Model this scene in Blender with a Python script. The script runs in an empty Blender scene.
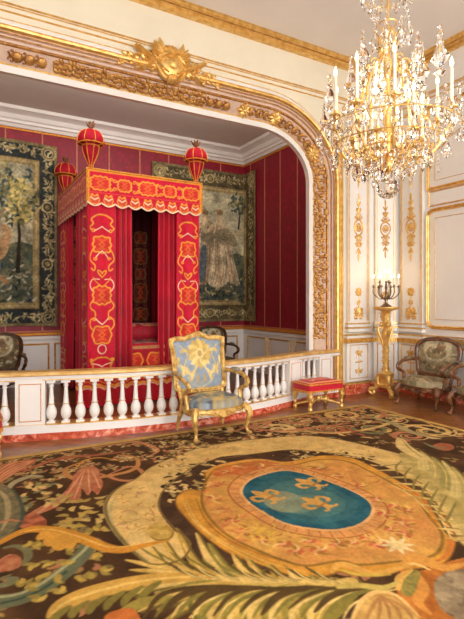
import bpy, bmesh, math, random
import numpy as np
from mathutils import Vector, Matrix
random.seed(7); np.random.seed(7)
PI = math.pi
SC = bpy.context.scene
C = SC.collection
V = Vector

# ------------------------------------------------------------------ camera
YAW = math.radians(30.1); FPX = 480.0; EYE = 1.5; CX = 232.0; CY = 301.0
cam = bpy.data.cameras.new('camera'); camo = bpy.data.objects.new('camera', cam); C.objects.link(camo)
camo.location = (0, 0, EYE); camo.rotation_euler = (PI/2, 0, -YAW)
cam.sensor_fit = 'HORIZONTAL'; cam.sensor_width = 36; cam.lens = 36*FPX/464; cam.shift_y = -8.5/464
cam.clip_start = .05; cam.clip_end = 100
SC.camera = camo
SC.view_settings.view_transform = 'Standard'; SC.view_settings.look = 'None'
SC.view_settings.gamma = 1; SC.view_settings.exposure = 0.14; SC.view_settings.use_curve_mapping = False
FW = V((math.sin(YAW), math.cos(YAW), 0)); RT = V((math.cos(YAW), -math.sin(YAW), 0))
# measured pixels of the photograph -> real positions on known planes
def ray(px, py): return FW + RT*((px-CX)/FPX) + V((0, 0, (CY-py)/FPX))
def on_floor(px, py, z=0): r = ray(px, py); return V((0, 0, EYE)) + r*((z-EYE)/r.z)
def on_y(px, py, y): r = ray(px, py); return V((0, 0, EYE)) + r*(y/r.y)
def on_x(px, py, x): r = ray(px, py); return V((0, 0, EYE)) + r*(x/r.x)

# ------------------------------------------------------------------ materials
def lin(c): return tuple(((x/255)/12.92 if x/255 <= .04045 else ((x/255+.055)/1.055)**2.4) for x in c)
def mat(name, rgb, rough=.5, metal=0, bump=0, bscale=40, vary=0, vscale=6, attr=False, rgb2=None, spec=.5, sheen=0, coat=0, detail=4):
    m = bpy.data.materials.new(name); m.use_nodes = True
    nt = m.node_tree; n = nt.nodes; l = nt.links; b = n['Principled BSDF']
    b.inputs['Roughness'].default_value = rough; b.inputs['Metallic'].default_value = metal
    b.inputs['Specular IOR Level'].default_value = spec
    if sheen: b.inputs['Sheen Weight'].default_value = sheen
    if coat: b.inputs['Coat Weight'].default_value = coat; b.inputs['Coat Roughness'].default_value = .15
    tc = n.new('ShaderNodeTexCoord')
    if attr:
        a = n.new('ShaderNodeAttribute'); a.attribute_name = 'Col'; l.new(a.outputs['Color'], b.inputs['Base Color'])
    else:
        c1 = lin(rgb); c2 = lin(rgb2) if rgb2 else tuple(x*(1-vary) for x in c1)
        nz = n.new('ShaderNodeTexNoise'); nz.inputs['Scale'].default_value = vscale; nz.inputs['Detail'].default_value = detail
        rp = n.new('ShaderNodeValToRGB'); rp.color_ramp.elements[0].position = .38; rp.color_ramp.elements[1].position = .62
        rp.color_ramp.elements[0].color = (*c1, 1); rp.color_ramp.elements[1].color = (*c2, 1)
        l.new(tc.outputs['Object'], nz.inputs['Vector']); l.new(nz.outputs['Fac'], rp.inputs['Fac']); l.new(rp.outputs['Color'], b.inputs['Base Color'])
    if bump:
        nb = n.new('ShaderNodeTexNoise'); nb.inputs['Scale'].default_value = bscale; nb.inputs['Detail'].default_value = 3
        bp = n.new('ShaderNodeBump'); bp.inputs['Strength'].default_value = bump; bp.inputs['Distance'].default_value = .01
        l.new(tc.outputs['Object'], nb.inputs['Vector']); l.new(nb.outputs['Fac'], bp.inputs['Height']); l.new(bp.outputs['Normal'], b.inputs['Normal'])
    return m
M = {}
M['white'] = mat('white_paint', (236, 231, 224), .45, vary=.04, vscale=2)
M['cream'] = mat('cream_paint', (230, 219, 194), .5, vary=.05, vscale=2)
M['ceil'] = mat('ceiling_plaster', (238, 231, 224), .8, vary=.05, vscale=1)
M['aceil'] = mat('alcove_plaster', (222, 214, 206), .8, vary=.05, vscale=1)
M['gold'] = mat('gilding', (238, 198, 122), .36, .6, bump=.3, bscale=60, rgb2=(216, 168, 88), vscale=14)
M['goldd'] = mat('old_gilding', (200, 150, 82), .42, .6, bump=.5, bscale=70, rgb2=(160, 108, 54), vscale=18)
M['goldb'] = mat('chandelier_brass', (250, 214, 140), .28, .8, bump=.1, bscale=60, rgb2=(232, 184, 96), vscale=10)
M['railgold'] = mat('gilt_rail', (238, 200, 130), .4, .35, rgb2=(216, 168, 92), vscale=10)
M['velvetf'] = mat('faded_velvet', (176, 14, 40), .7, vary=.3, vscale=12, bump=.2, spec=.2)
M['walnutd'] = mat('dark_walnut', (96, 60, 36), .4, rgb2=(64, 38, 20), vscale=12)
M['pile'] = mat('knotted_pile', (0, 0, 0), .9, attr=True, bump=.25, bscale=150, spec=.1)
M['carpetback'] = mat('carpet_backing', (196, 164, 104), .9, rgb2=(90, 66, 44), vscale=3)
M['rose'] = mat('rose_paint', (214, 182, 160), .5, vary=.12, vscale=8)
M['velvet'] = mat('crimson_velvet', (198, 3, 42), .6, vary=.2, vscale=3, bump=.15, bscale=90, spec=.3, sheen=.25)
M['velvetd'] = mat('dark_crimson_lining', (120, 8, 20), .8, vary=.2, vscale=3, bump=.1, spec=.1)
M['trimgold'] = mat('gold_braid', (232, 160, 62), .5, .35, bump=.4, bscale=120, rgb2=(206, 128, 40), vscale=30)
M['redbraid'] = mat('ochre_braid', (196, 120, 84), .6, vary=.2, vscale=20)
M['painted'] = mat('woven_cloth', (0, 0, 0), .85, attr=True, bump=.35, bscale=160, spec=.15)
M['silk'] = mat('brocade_silk', (0, 0, 0), .5, attr=True, bump=.3, bscale=90, spec=.4)
M['embroid'] = mat('embroidered_velvet', (0, 0, 0), .6, attr=True, bump=.3, bscale=110, spec=.25, sheen=.15)
M['candle'] = mat('candle_wax', (250, 238, 214), .5, vary=.02)
M['silver'] = mat('tarnished_silver', (150, 128, 100), .3, .9, bump=.2, rgb2=(95, 75, 55), vscale=20)
M['walnut'] = mat('carved_walnut', (128, 80, 44), .35, rgb2=(84, 50, 28), vscale=12, bump=.3, bscale=50, coat=.3)
M['gilt_wood'] = mat('worn_gilt_wood', (232, 194, 116), .4, .45, rgb2=(184, 140, 72), vscale=16, bump=.5, bscale=60)

def node_mat(name):
    m = bpy.data.materials.new(name); m.use_nodes = True
    return m, m.node_tree.nodes, m.node_tree.links, m.node_tree.nodes['Principled BSDF']
# crimson silk damask with a self pattern
m, n, l, b = node_mat('crimson_damask'); M['damask'] = m
tc = n.new('ShaderNodeTexCoord'); mp = n.new('ShaderNodeMapping'); mp.inputs['Scale'].default_value = (2.2, 2.2, 1.5)
vo = n.new('ShaderNodeTexVoronoi'); vo.inputs['Scale'].default_value = 4.5
nz = n.new('ShaderNodeTexNoise'); nz.inputs['Scale'].default_value = 11; nz.inputs['Detail'].default_value = 5
mx = n.new('ShaderNodeMath'); mx.operation = 'ADD'
rp = n.new('ShaderNodeValToRGB'); rp.color_ramp.elements[0].position = .78; rp.color_ramp.elements[1].position = .9
rp.color_ramp.elements[0].color = (*lin((150, 12, 40)), 1); rp.color_ramp.elements[1].color = (*lin((132, 10, 34)), 1)
l.new(tc.outputs['Object'], mp.inputs['Vector']); l.new(mp.outputs['Vector'], vo.inputs['Vector']); l.new(mp.outputs['Vector'], nz.inputs['Vector'])
l.new(vo.outputs['Distance'], mx.inputs[0]); l.new(nz.outputs['Fac'], mx.inputs[1]); l.new(mx.outputs[0], rp.inputs['Fac']); l.new(rp.outputs['Color'], b.inputs['Base Color'])
b.inputs['Roughness'].default_value = .55
# parquet
m, n, l, b = node_mat('oak_parquet'); M['parquet'] = m
tc = n.new('ShaderNodeTexCoord'); mp = n.new('ShaderNodeMapping'); mp.inputs['Rotation'].default_value = (0, 0, PI/4)
br = n.new('ShaderNodeTexBrick'); br.inputs['Scale'].default_value = 2.2; br.inputs['Mortar Size'].default_value = .008
br.inputs['Color1'].default_value = (*lin((176, 112, 56)), 1); br.inputs['Color2'].default_value = (*lin((138, 80, 38)), 1); br.inputs['Mortar'].default_value = (*lin((60, 32, 15)), 1)
nz = n.new('ShaderNodeTexNoise'); nz.inputs['Scale'].default_value = 9; nz.inputs['Detail'].default_value = 6
mi = n.new('ShaderNodeMixRGB'); mi.blend_type = 'MULTIPLY'; mi.inputs['Fac'].default_value = .5
l.new(tc.outputs['Object'], mp.inputs['Vector']); l.new(mp.outputs['Vector'], br.inputs['Vector']); l.new(mp.outputs['Vector'], nz.inputs['Vector'])
l.new(br.outputs['Color'], mi.inputs['Color1']); l.new(nz.outputs['Color'], mi.inputs['Color2']); l.new(mi.outputs['Color'], b.inputs['Base Color'])
b.inputs['Roughness'].default_value = .28
# red marble
m, n, l, b = node_mat('red_marble'); M['marble'] = m
tc = n.new('ShaderNodeTexCoord'); nz = n.new('ShaderNodeTexNoise'); nz.inputs['Scale'].default_value = 7; nz.inputs['Detail'].default_value = 8; nz.inputs['Distortion'].default_value = 2
rp = n.new('ShaderNodeValToRGB'); e = rp.color_ramp.elements
e[0].position = .3; e[0].color = (*lin((140, 44, 28)), 1); e[1].position = .72; e[1].color = (*lin((238, 176, 150)), 1)
k = e.new(.5); k.color = (*lin((206, 92, 62)), 1)
l.new(tc.outputs['Object'], nz.inputs['Vector']); l.new(nz.outputs['Fac'], rp.inputs['Fac']); l.new(rp.outputs['Color'], b.inputs['Base Color'])
b.inputs['Roughness'].default_value = .2
# crystal
m, n, l, b = node_mat('cut_crystal'); M['crystal'] = m
b.inputs['Base Color'].default_value = (1, .98, .95, 1); b.inputs['Roughness'].default_value = .02; b.inputs['IOR'].default_value = 1.5
b.inputs['Transmission Weight'].default_value = 1
# flame
m, n, l, b = node_mat('flame_glow'); M['flame'] = m
b.inputs['Base Color'].default_value = (1, .8, .5, 1); b.inputs['Emission Color'].default_value = (1, .72, .34, 1); b.inputs['Emission Strength'].default_value = 16

# ------------------------------------------------------------------ objects
def tag(o, label=None, cat=None, group=None, kind=None):
    if label: o['label'] = label
    if cat: o['category'] = cat
    if group: o['group'] = group
    if kind: o['kind'] = kind
    return o
def empty(name, loc=(0, 0, 0), rz=0, parent=None):
    o = bpy.data.objects.new(name, None); C.objects.link(o); o.location = loc; o.rotation_euler = (0, 0, rz)
    o.empty_display_size = .1
    if parent: o.parent = parent
    return o
def copy_tree(o, parent=None):
    c = o.copy(); C.objects.link(c); c.parent = parent
    for ch in list(o.children): copy_tree(ch, c)
    return c

class G:
    def __init__(s): s.v = []; s.f = []
    def add(s, vs, fs):
        k = len(s.v); s.v.extend([tuple(p) for p in vs]); s.f.extend([tuple(i+k for i in f) for f in fs])
    def box(s, x0, x1, y0, y1, z0, z1):
        s.add([(x0,y0,z0),(x1,y0,z0),(x1,y1,z0),(x0,y1,z0),(x0,y0,z1),(x1,y0,z1),(x1,y1,z1),(x0,y1,z1)],
              [(0,3,2,1),(4,5,6,7),(0,1,5,4),(1,2,6,5),(2,3,7,6),(3,0,4,7)])
    def obox(s, c, U, W, N, u, w, n):
        c = V(c); U = V(U).normalized(); W = V(W).normalized(); N = V(N).normalized()
        vs = [c+U*a*u+W*b*w+N*d*n for d in (-1,1) for (a,b) in ((-1,-1),(1,-1),(1,1),(-1,1))]
        s.add(vs, [(0,3,2,1),(4,5,6,7),(0,1,5,4),(1,2,6,5),(2,3,7,6),(3,0,4,7)])
    def lathe(s, prof, c=(0,0,0), seg=16, mtx=None, rfun=None):
        vs = []; fs = []
        for (r, z) in prof:
            for i in range(seg):
                a = 2*PI*i/seg; q = r*(rfun(a, z) if rfun else 1)
                vs.append(V((q*math.cos(a), q*math.sin(a), z)))
        n = len(prof)
        for j in range(n-1):
            for i in range(seg):
                i2 = (i+1) % seg; fs.append((j*seg+i, j*seg+i2, (j+1)*seg+i2, (j+1)*seg+i))
        fs.append(tuple(range(seg-1, -1, -1))); fs.append(tuple((n-1)*seg+i for i in range(seg)))
        if mtx: vs = [mtx @ p for p in vs]
        s.add([p+V(c) for p in vs], fs)
    def tube(s, pts, r, seg=8, flat=1):
        pts = [V(p) for p in pts]; n = len(pts)
        if not hasattr(r, '__len__'): r = [r]*n
        T = [(pts[min(i+1, n-1)]-pts[max(i-1, 0)]).normalized() for i in range(n)]
        up = V((0, 0, 1)) if abs(T[0].z) < .9 else V((1, 0, 0))
        A = T[0].cross(up).normalized(); vs = []; fs = []
        for i in range(n):
            A = (A - T[i]*A.dot(T[i])).normalized(); B = T[i].cross(A)
            for k in range(seg):
                a = 2*PI*k/seg; vs.append(pts[i] + (A*math.cos(a)*flat + B*math.sin(a))*r[i])
        for i in range(n-1):
            for k in range(seg):
                k2 = (k+1) % seg; fs.append((i*seg+k, i*seg+k2, (i+1)*seg+k2, (i+1)*seg+k))
        fs.append(tuple(range(seg-1, -1, -1))); fs.append(tuple((n-1)*seg+k for k in range(seg)))
        s.add(vs, fs)
    def blob(s, c, rx, ry, rz, seg=10, rings=6, mtx=None):
        vs = []; fs = []
        for j in range(rings+1):
            t = PI*j/rings; rr = max(math.sin(t), .02); z = math.cos(t)
            for i in range(seg):
                a = 2*PI*i/seg; p = V((rx*rr*math.cos(a), ry*rr*math.sin(a), rz*z)); vs.append((mtx @ p if mtx else p)+V(c))
        for j in range(rings):
            for i in range(seg):
                i2 = (i+1) % seg; fs.append((j*seg+i, (j+1)*seg+i, (j+1)*seg+i2, j*seg+i2))
        s.add(vs, fs)
    def sweep(s, path, N, prof, closed=False, flip=1):
        path = [V(p) for p in path]; N = V(N).normalized(); n = len(path); m_ = len(prof); vs = []; fs = []
        for i in range(n):
            a = path[i-1] if (i > 0 or closed) else None; b_ = path[(i+1) % n] if (i < n-1 or closed) else None
            Bs = []
            if a is not None: Bs.append((path[i]-a).normalized().cross(N)*flip)
            if b_ is not None: Bs.append((b_-path[i]).normalized().cross(N)*flip)
            B = Bs[0] if len(Bs) == 1 else (Bs[0]+Bs[1])/max(.3, 1+Bs[0].dot(Bs[1]))
            for (aa, bb) in prof: vs.append(path[i]+N*aa+B*bb)
        for i in range(n if closed else n-1):
            i2 = (i+1) % n
            for k in range(m_):
                k2 = (k+1) % m_; fs.append((i*m_+k, i*m_+k2, i2*m_+k2, i2*m_+k))
        if not closed: fs.append(tuple(range(m_-1, -1, -1))); fs.append(tuple((n-1)*m_+k for k in range(m_)))
        s.add(vs, fs)
    def build(s, name, m, parent=None, smooth=True, angle=.7, loc=None):
        me = bpy.data.meshes.new(name); me.from_pydata(s.v, [], s.f)
        bm = bmesh.new(); bm.from_mesh(me); bmesh.ops.recalc_face_normals(bm, faces=bm.faces); bm.to_mesh(me); bm.free()
        me.materials.append(M[m] if isinstance(m, str) else m)
        if smooth:
            me.polygons.foreach_set('use_smooth', [True]*len(me.polygons)); me.set_sharp_from_angle(angle=angle)
        o = bpy.data.objects.new(name, me); C.objects.link(o)
        if parent: o.parent = parent
        if loc is not None: o.location = loc
        return o
def struct(o): o['kind'] = 'structure'; return o

# relief ornament: half-round strokes and leaves mapped on a surface by f(u, v, n)
class Relief(G):
    def __init__(s, f): super().__init__(); s.map = f
    def stroke(s, pts, w, h):
        n = len(pts)
        if not hasattr(w, '__len__'): w = [w]*n
        vs = []; fs = []
        for i in range(n):
            a = pts[max(i-1, 0)]; b_ = pts[min(i+1, n-1)]; dx = b_[0]-a[0]; dy = b_[1]-a[1]; L = math.hypot(dx, dy) or 1
            nx, ny = -dy/L, dx/L
            for (t, q) in ((-1, 0), (-.7, .75), (0, 1), (.7, .75), (1, 0)):
                vs.append(s.map(pts[i][0]+nx*t*w[i], pts[i][1]+ny*t*w[i], q*h*min(1, w[i]/max(w)+.25)))
        for i in range(n-1):
            for k in range(4): fs.append((i*5+k, i*5+k+1, i*5+5+k+1, i*5+5+k))
            fs.append((i*5+4, i*5, i*5+5, i*5+9))
        fs.append((0,1,2,3,4)); fs.append(tuple((n-1)*5+k for k in (4,3,2,1,0)))
        s.add(vs, fs)
    def spiral(s, x, y, r, a0, turns, w, h, hand=1):
        n = int(10*turns)+4; pts = []; ws = []
        for i in range(n):
            t = i/(n-1); rr = r*(1-.85*t); a = a0+hand*2*PI*turns*t
            pts.append((x+rr*math.cos(a), y+rr*math.sin(a))); ws.append(w*(1-.4*t))
        s.stroke(pts, ws, h)
    def leaf(s, x, y, a, L, w, h, curl=0):
        pts = []; ws = []
        for i in range(7):
            t = i/6; aa = a+curl*t
            pts.append((x+L*t*math.cos(aa), y+L*t*math.sin(aa))); ws.append(max(.12*w, w*math.sin(PI*(.12+.86*t))))
        s.stroke(pts, ws, h)
    def disc(s, x, y, rx, ry, h, seg=10):
        vs = [s.map(x, y, h)]; fs = []
        for (q, hh) in ((.5, .9), (.85, .6), (1, 0)):
            for i in range(seg): a = 2*PI*i/seg; vs.append(s.map(x+rx*q*math.cos(a), y+ry*q*math.sin(a), h*hh))
        for i in range(seg): fs.append((0, 1+i, 1+(i+1) % seg))
        for j in range(2):
            for i in range(seg): i2 = (i+1) % seg; fs.append((1+j*seg+i, 1+(j+1)*seg+i, 1+(j+1)*seg+i2, 1+j*seg+i2))
        fs.append(tuple(1+2*seg+i for i in range(seg-1, -1, -1)))
        s.add(vs, fs)
    def ring(s, x, y, rx, ry, w, h, n=20):
        s.stroke([(x+rx*math.cos(2*PI*i/n), y+ry*math.sin(2*PI*i/n)) for i in range(n+1)], w, h)
def plane_map(O, U, W, N):
    O = V(O); U = V(U).normalized(); W = V(W).normalized(); N = V(N).normalized()
    return lambda u, v, n: O+U*u+W*v+N*n

# ------------------------------------------------------------------ weaving colours: a painted canvas in metres
def vnoise(h, w, cell, seed=0):
    rg = np.random.RandomState(seed); gh = int(h/cell)+3; gw = int(w/cell)+3; g = rg.rand(gh, gw)
    y = np.arange(h)/cell; x = np.arange(w)/cell; yi = y.astype(int); xi = x.astype(int)
    fy = (y-yi)[:, None]; fx = (x-xi)[None, :]; fy = fy*fy*(3-2*fy); fx = fx*fx*(3-2*fx)
    a = g[np.ix_(yi, xi)]; b = g[np.ix_(yi, xi+1)]; c = g[np.ix_(yi+1, xi)]; d = g[np.ix_(yi+1, xi+1)]
    return (a*(1-fx)+b*fx)*(1-fy)+(c*(1-fx)+d*fx)*fy
def crom(pts, k=8, closed=False):
    pts = [tuple(p[:2]) for p in pts]; n = len(pts); out = []
    for i in range(n if closed else n-1):
        if closed: p = [pts[(i+j) % n] for j in (-1, 0, 1, 2)]
        else: p = [pts[min(max(i+j, 0), n-1)] for j in (-1, 0, 1, 2)]
        for q in range(k):
            t = q/k
            out.append(tuple(.5*((2*p[1][d])+(-p[0][d]+p[2][d])*t+(2*p[0][d]-5*p[1][d]+4*p[2][d]-p[3][d])*t*t+(-p[0][d]+3*p[1][d]-3*p[2][d]+p[3][d])*t**3) for d in (0, 1)))
    if not closed: out.append(pts[-1])
    return out
class Canvas:
    def __init__(s, x0, y0, x1, y1, ppm, base):
        s.x0, s.y0, s.ppm = x0, y0, ppm; s.w = int((x1-x0)*ppm)+1; s.h = int((y1-y0)*ppm)+1
        s.im = np.zeros((s.h, s.w, 3)); s.im[:] = base
    def _bb(s, xs, ys, pad):
        a = max(0, int((min(xs)-pad-s.x0)*s.ppm)); b = min(s.w, int((max(xs)+pad-s.x0)*s.ppm)+2)
        c = max(0, int((min(ys)-pad-s.y0)*s.ppm)); d = min(s.h, int((max(ys)+pad-s.y0)*s.ppm)+2)
        if a >= b or c >= d: return None
        X = s.x0+np.arange(a, b)/s.ppm; Y = s.y0+np.arange(c, d)/s.ppm
        return (slice(c, d), slice(a, b)), X[None, :], Y[:, None]
    def _put(s, sl, m, col):
        im = s.im[sl]; im[...] = im*(1-m[..., None])+np.array(col, float)*m[..., None]
    def inside(s, pts, X, Y):
        r = np.zeros((Y.shape[0], X.shape[1]), bool); n = len(pts)
        for i in range(n):
            x1, y1 = pts[i]; x2, y2 = pts[(i+1) % n]
            if y1 == y2: continue
            r ^= ((y1 > Y) != (y2 > Y)) & (X < (x2-x1)*(Y-y1)/(y2-y1)+x1)
        return r
    def poly(s, pts, col, alpha=1.0, noise=0, col2=None, cell=12, seed=1):
        pts = [tuple(p[:2]) for p in pts]; q = s._bb([p[0] for p in pts], [p[1] for p in pts], 0)
        if not q: return
        sl, X, Y = q; m = s.inside(pts, X, Y)*alpha
        if col2 is not None:
            t = vnoise(m.shape[0], m.shape[1], cell, seed)*.65+vnoise(m.shape[0], m.shape[1], cell/3, seed+5)*.35
            t = np.clip((t-.3)/.4, 0, 1)[..., None]; cc = np.array(col, float)*(1-t)+np.array(col2, float)*t
            im = s.im[sl]; im[...] = im*(1-m[..., None])+cc*m[..., None]
        else: s._put(sl, m, col)
    def stroke(s, pts, w, col, alpha=1.0):
        pts = [tuple(p[:2]) for p in pts]; n = len(pts)
        if not hasattr(w, '__len__'): w = [w]*n
        q = s._bb([p[0] for p in pts], [p[1] for p in pts], max(w))
        if not q: return
        sl, X, Y = q; m = np.zeros((Y.shape[0], X.shape[1]))
        for i in range(n-1):
            (x1, y1), (x2, y2) = pts[i], pts[i+1]; dx = x2-x1; dy = y2-y1; L = dx*dx+dy*dy or 1e-9
            t = np.clip(((X-x1)*dx+(Y-y1)*dy)/L, 0, 1); d = np.hypot(X-x1-t*dx, Y-y1-t*dy)
            ww = (w[i]*(1-t)+w[i+1]*t)/2
            m = np.maximum(m, np.clip((ww-d)*s.ppm+.5, 0, 1))
        s._put(sl, m*alpha, col)
    def ell(s, x, y, rx, ry, col, rot=0, alpha=1.0):
        R = max(rx, ry); q = s._bb([x-R, x+R], [y-R, y+R], 0)
        if not q: return
        sl, X, Y = q; c, d = math.cos(rot), math.sin(rot)
        a = ((X-x)*c+(Y-y)*d)/rx; b = (-(X-x)*d+(Y-y)*c)/ry
        s._put(sl, np.clip((1-np.hypot(a, b))*min(rx, ry)*s.ppm+.5, 0, 1)*alpha, col)
    def leaf(s, x, y, a, L, w, col, curl=0, alpha=1.0):
        pts = []; ws = []
        for i in range(7):
            t = i/6; aa = a+curl*t; pts.append((x+L*t*math.cos(aa), y+L*t*math.sin(aa))); ws.append(w*math.sin(PI*(.1+.85*t)))
        s.stroke(pts, ws, col, alpha)
    def spiral(s, x, y, r, a0, turns, w, col, hand=1, end=.15):
        n = int(12*turns)+4; pts = []; ws = []
        for i in range(n):
            t = i/(n-1); rr = r*(1-(1-end)*t); a = a0+hand*2*PI*turns*t
            pts.append((x+rr*math.cos(a), y+rr*math.sin(a))); ws.append(w*(1-.5*t))
        s.stroke(pts, ws, col)
    def grain(s, amp, cell=3, seed=3):
        t = vnoise(s.h, s.w, cell, seed)+vnoise(s.h, s.w, cell*6, seed+1)-1
        s.im *= (1+t*amp)[..., None]
    def linear(s):
        c = np.clip(s.im, 0, 255)/255; return np.where(c <= .04045, c/12.92, ((c+.055)/1.055)**2.4)
    def sample(s, x, y):
        if not hasattr(s, '_lin'): s._lin = s.linear()
        xi = np.clip((np.asarray(x)-s.x0)*s.ppm, 0, s.w-1.001); yi = np.clip((np.asarray(y)-s.y0)*s.ppm, 0, s.h-1.001)
        a = xi.astype(int); b = yi.astype(int); fx = (xi-a)[..., None]; fy = (yi-b)[..., None]; L = s._lin
        return (L[b, a]*(1-fx)+L[b, a+1]*fx)*(1-fy)+(L[b+1, a]*(1-fx)+L[b+1, a+1]*fx)*fy
def set_col(me, cols):
    a = me.color_attributes.new('Col', 'FLOAT_COLOR', 'POINT')
    arr = np.ones((len(me.vertices), 4), np.float32); arr[:, :3] = cols; a.data.foreach_set('color', arr.ravel())
def sheet(name, f, us, vs, cv, m, parent=None, thick=0, smooth=True):
    """grid of a painted cloth; f(u, v) -> (x, y, z); the canvas is sampled at (u, v)"""
    us = np.asarray(us); vs = np.asarray(vs); nu, nv = len(us), len(vs)
    U, W = np.meshgrid(us, vs); X, Y, Z = f(U, W)
    co = np.stack([X+0*U, Y+0*U, Z+0*U], -1).reshape(-1, 3)
    me = bpy.data.meshes.new(name); me.vertices.add(nu*nv); me.vertices.foreach_set('co', co.ravel().astype(np.float32))
    i = np.arange((nv-1)*nu).reshape(nv-1, nu)[:, :-1].ravel(); q = np.stack([i, i+1, i+nu+1, i+nu], -1)
    me.loops.add(q.size); me.loops.foreach_set('vertex_index', q.ravel().astype(np.int32))
    me.polygons.add(len(q)); me.polygons.foreach_set('loop_start', np.arange(0, q.size, 4, dtype=np.int32))
    me.polygons.foreach_set('use_smooth', [smooth]*len(q)); me.update(calc_edges=True)
    set_col(me, cv.sample(U.ravel(), W.ravel())); me.materials.append(M[m])
    o = bpy.data.objects.new(name, me); C.objects.link(o)
    if parent: o.parent = parent
    if thick:
        s = o.modifiers.new('thickness', 'SOLIDIFY'); s.thickness = thick; s.offset = 0
    return o
# ================================================================== ROOM
YA = 5.8; YB = 6.02; YBK = 9.12; XR = 6.45; XAR = 5.6; XL = -2.0; YF = -2.9; H = 5.37; HA = 4.8; XAL = -1.5
JR = 4.87; AC = 2.05; JL = 2*AC-JR; AT = 4.10
g = G(); g.box(XL-.3, XR+.3, YF-.3, YBK+.3, -.2, 0); struct(g.build('floor', 'parquet', smooth=False))
g = G(); g.box(XL, XR, YF, YA, H, H+.15); struct(g.build('ceiling', 'ceil', smooth=False))
g = G(); g.box(XAL, XAR, YB, YBK, HA, HA+.12); struct(g.build('ceiling_alcove', 'aceil', smooth=False))
# opening outline (x, z) of the alcove arch
def arch(o, n=14):
    rx = .93+o; rz = .74+o; P = [(JR+o, 0), (JR+o, AT+o-rz)]
    for i in range(1, n+1):
        a = PI/2*i/n; P.append((JR+o-rx+rx*math.cos(a), AT+o-rz+rz*math.sin(a)))
    for k in range(1, 12): P.append((JR+o-rx+(JL-o+rx-(JR+o-rx))*k/12, AT+o))
    P += [(2*AC-x, z) for (x, z) in reversed(P[:n+2])]
    return P
# arch wall: front and back faces around the opening
pa = arch(.242); g = G(); XM0 = 6.035
for yy in (YA, YB):
    xr_ = XM0 if yy == YA else XR
    vs = [(x, yy, z) for (x, z) in pa]; n_ = len(pa); out = []
    for (x, z) in pa:
        if z < AT+.242-.74-.242: out.append((xr_ if x > AC else XL, yy, z))
        else: out.append(((xr_-AC)*(x-AC)/(JR+.242-AC)*1.0+AC if x > AC else AC-(AC-XL)*(AC-x)/(AC-JL+.242), yy, H))
    out[0] = (xr_, yy, 0); out[-1] = (XL, yy, 0)
    g.add(vs+out, [(i, i+1, n_+i+1, n_+i) for i in range(n_-1)])
n_ = len(pa); g.add([(x, YA, z) for (x, z) in pa]+[(x, YB, z) for (x, z) in pa], [(i, i+1, n_+i+1, n_+i) for i in range(n_-1)])
wb = struct(g.build('wall_back', 'cream', smooth=False))
# right wall and the canted corner
g = G(); g.box(XR, XR+.15, YF, 5.55, 0, H); wr = struct(g.build('wall_right', 'white', smooth=False))
g = G(); g.add([(XM0, YA, 0), (XR, 5.55, 0), (XR+.1, 5.55, 0), (XR+.1, YA+.1, 0), (XM0, YA+.1, 0), (XM0, YA, H), (XR, 5.55, H), (XR+.1, 5.55, H), (XR+.1, YA+.1, H), (XM0, YA+.1, H)],
      [(0,1,6,5),(1,2,7,6),(2,3,8,7),(3,4,9,8),(4,0,5,9),(0,4,3,2,1),(5,6,7,8,9)]); wc = struct(g.build('wall_corner', 'white', smooth=False))
g = G(); g.box(XL-.15, XL, YF, YB, 0, H); struct(g.build('wall_left', 'white', smooth=False))
# front wall (behind the viewer) with three tall windows
WX = (-.4, 2.3, 5.0); g = G(); xs = [XL]
for c in WX: xs += [c-.75, c+.75]
xs.append(XR)
for i in range(0, len(xs), 2): g.box(xs[i], xs[i+1], YF-.3, YF, 0, H)
for c in WX: g.box(c-.75, c+.75, YF-.3, YF, 0, .35); g.box(c-.75, c+.75, YF-.3, YF, 4.3, H)
struct(g.build('wall_front', 'white', smooth=False))
for k, c in enumerate(WX):
    g = G()
    for x in (-.75, -.03, .69): g.box(c+x, c+x+.06, YF-.2, YF-.14, .35, 4.3)
    for z in (.35, 1.3, 2.3, 3.25, 4.24): g.box(c-.75, c+.75, YF-.19, YF-.15, z, z+.06)
    struct(g.build('window_%d' % (k+1), 'white', smooth=False))
# alcove walls
g = G(); g.box(XAL-.1, XAR+.1, YBK, YBK+.12, 0, HA+.1); wab = struct(g.build('wall_alcove_back', 'damask', smooth=False))
g = G(); g.box(XAR, XAR+.12, YB, YBK, 0, HA+.1); war = struct(g.build('wall_alcove_right', 'damask', smooth=False))
g = G(); g.box(XAL-.12, XAL, YB, YBK, 0, HA+.1); struct(g.build('wall_alcove_left', 'damask', smooth=False))
# ---- arch mouldings
NF = (0, -1, 0)
def archsweep(name, prof, m, parent=wb, off=0):
    g = G(); g.sweep([(x, YA, z) for (x, z) in arch(off)], NF, prof, flip=1); return g.build(name, m, parent, angle=.5)
def arch_flip_ok(): pass
archsweep('arch_edge', [(-.22, -.02), (-.12, -.035), (-.12, .05), (-.14, .26), (-.22, .26)], 'white')
archsweep('arch_inner_bead', [(-.14, .04), (-.115, .045), (-.115, .065), (-.14, .07)], 'gold')
archsweep('carved_band', [(-.15, .05), (-.13, .055), (-.005, .21), (-.02, .24), (-.15, .24)], 'rose')
archsweep('arch_bead', [(-.02, .205), (.02, .21), (.028, .222), (.02, .235), (-.02, .24)], 'goldd')
archsweep('arch_step', [(-.02, .235), (.022, .235), (.03, .26), (.045, .262), (.05, .30), (.07, .302), (.07, .33), (-.02, .33)], 'rose')
archsweep('arch_line', [(0, .262), (.055, .266), (.055, .28), (0, .284)], 'goldd')
archsweep('arch_line', [(0, .30), (.078, .304), (.078, .316), (0, .32)], 'goldd')
archsweep('arch_torus', [(0, .325), (.075, .328), (.105, .345), (.115, .365), (.105, .385), (.08, .40), (0, .40)], 'gold')
archsweep('arch_fillet', [(0, .40), (.06, .40), (.06, .425), (.035, .44), (.02, .475), (0, .475)], 'white')
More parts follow.
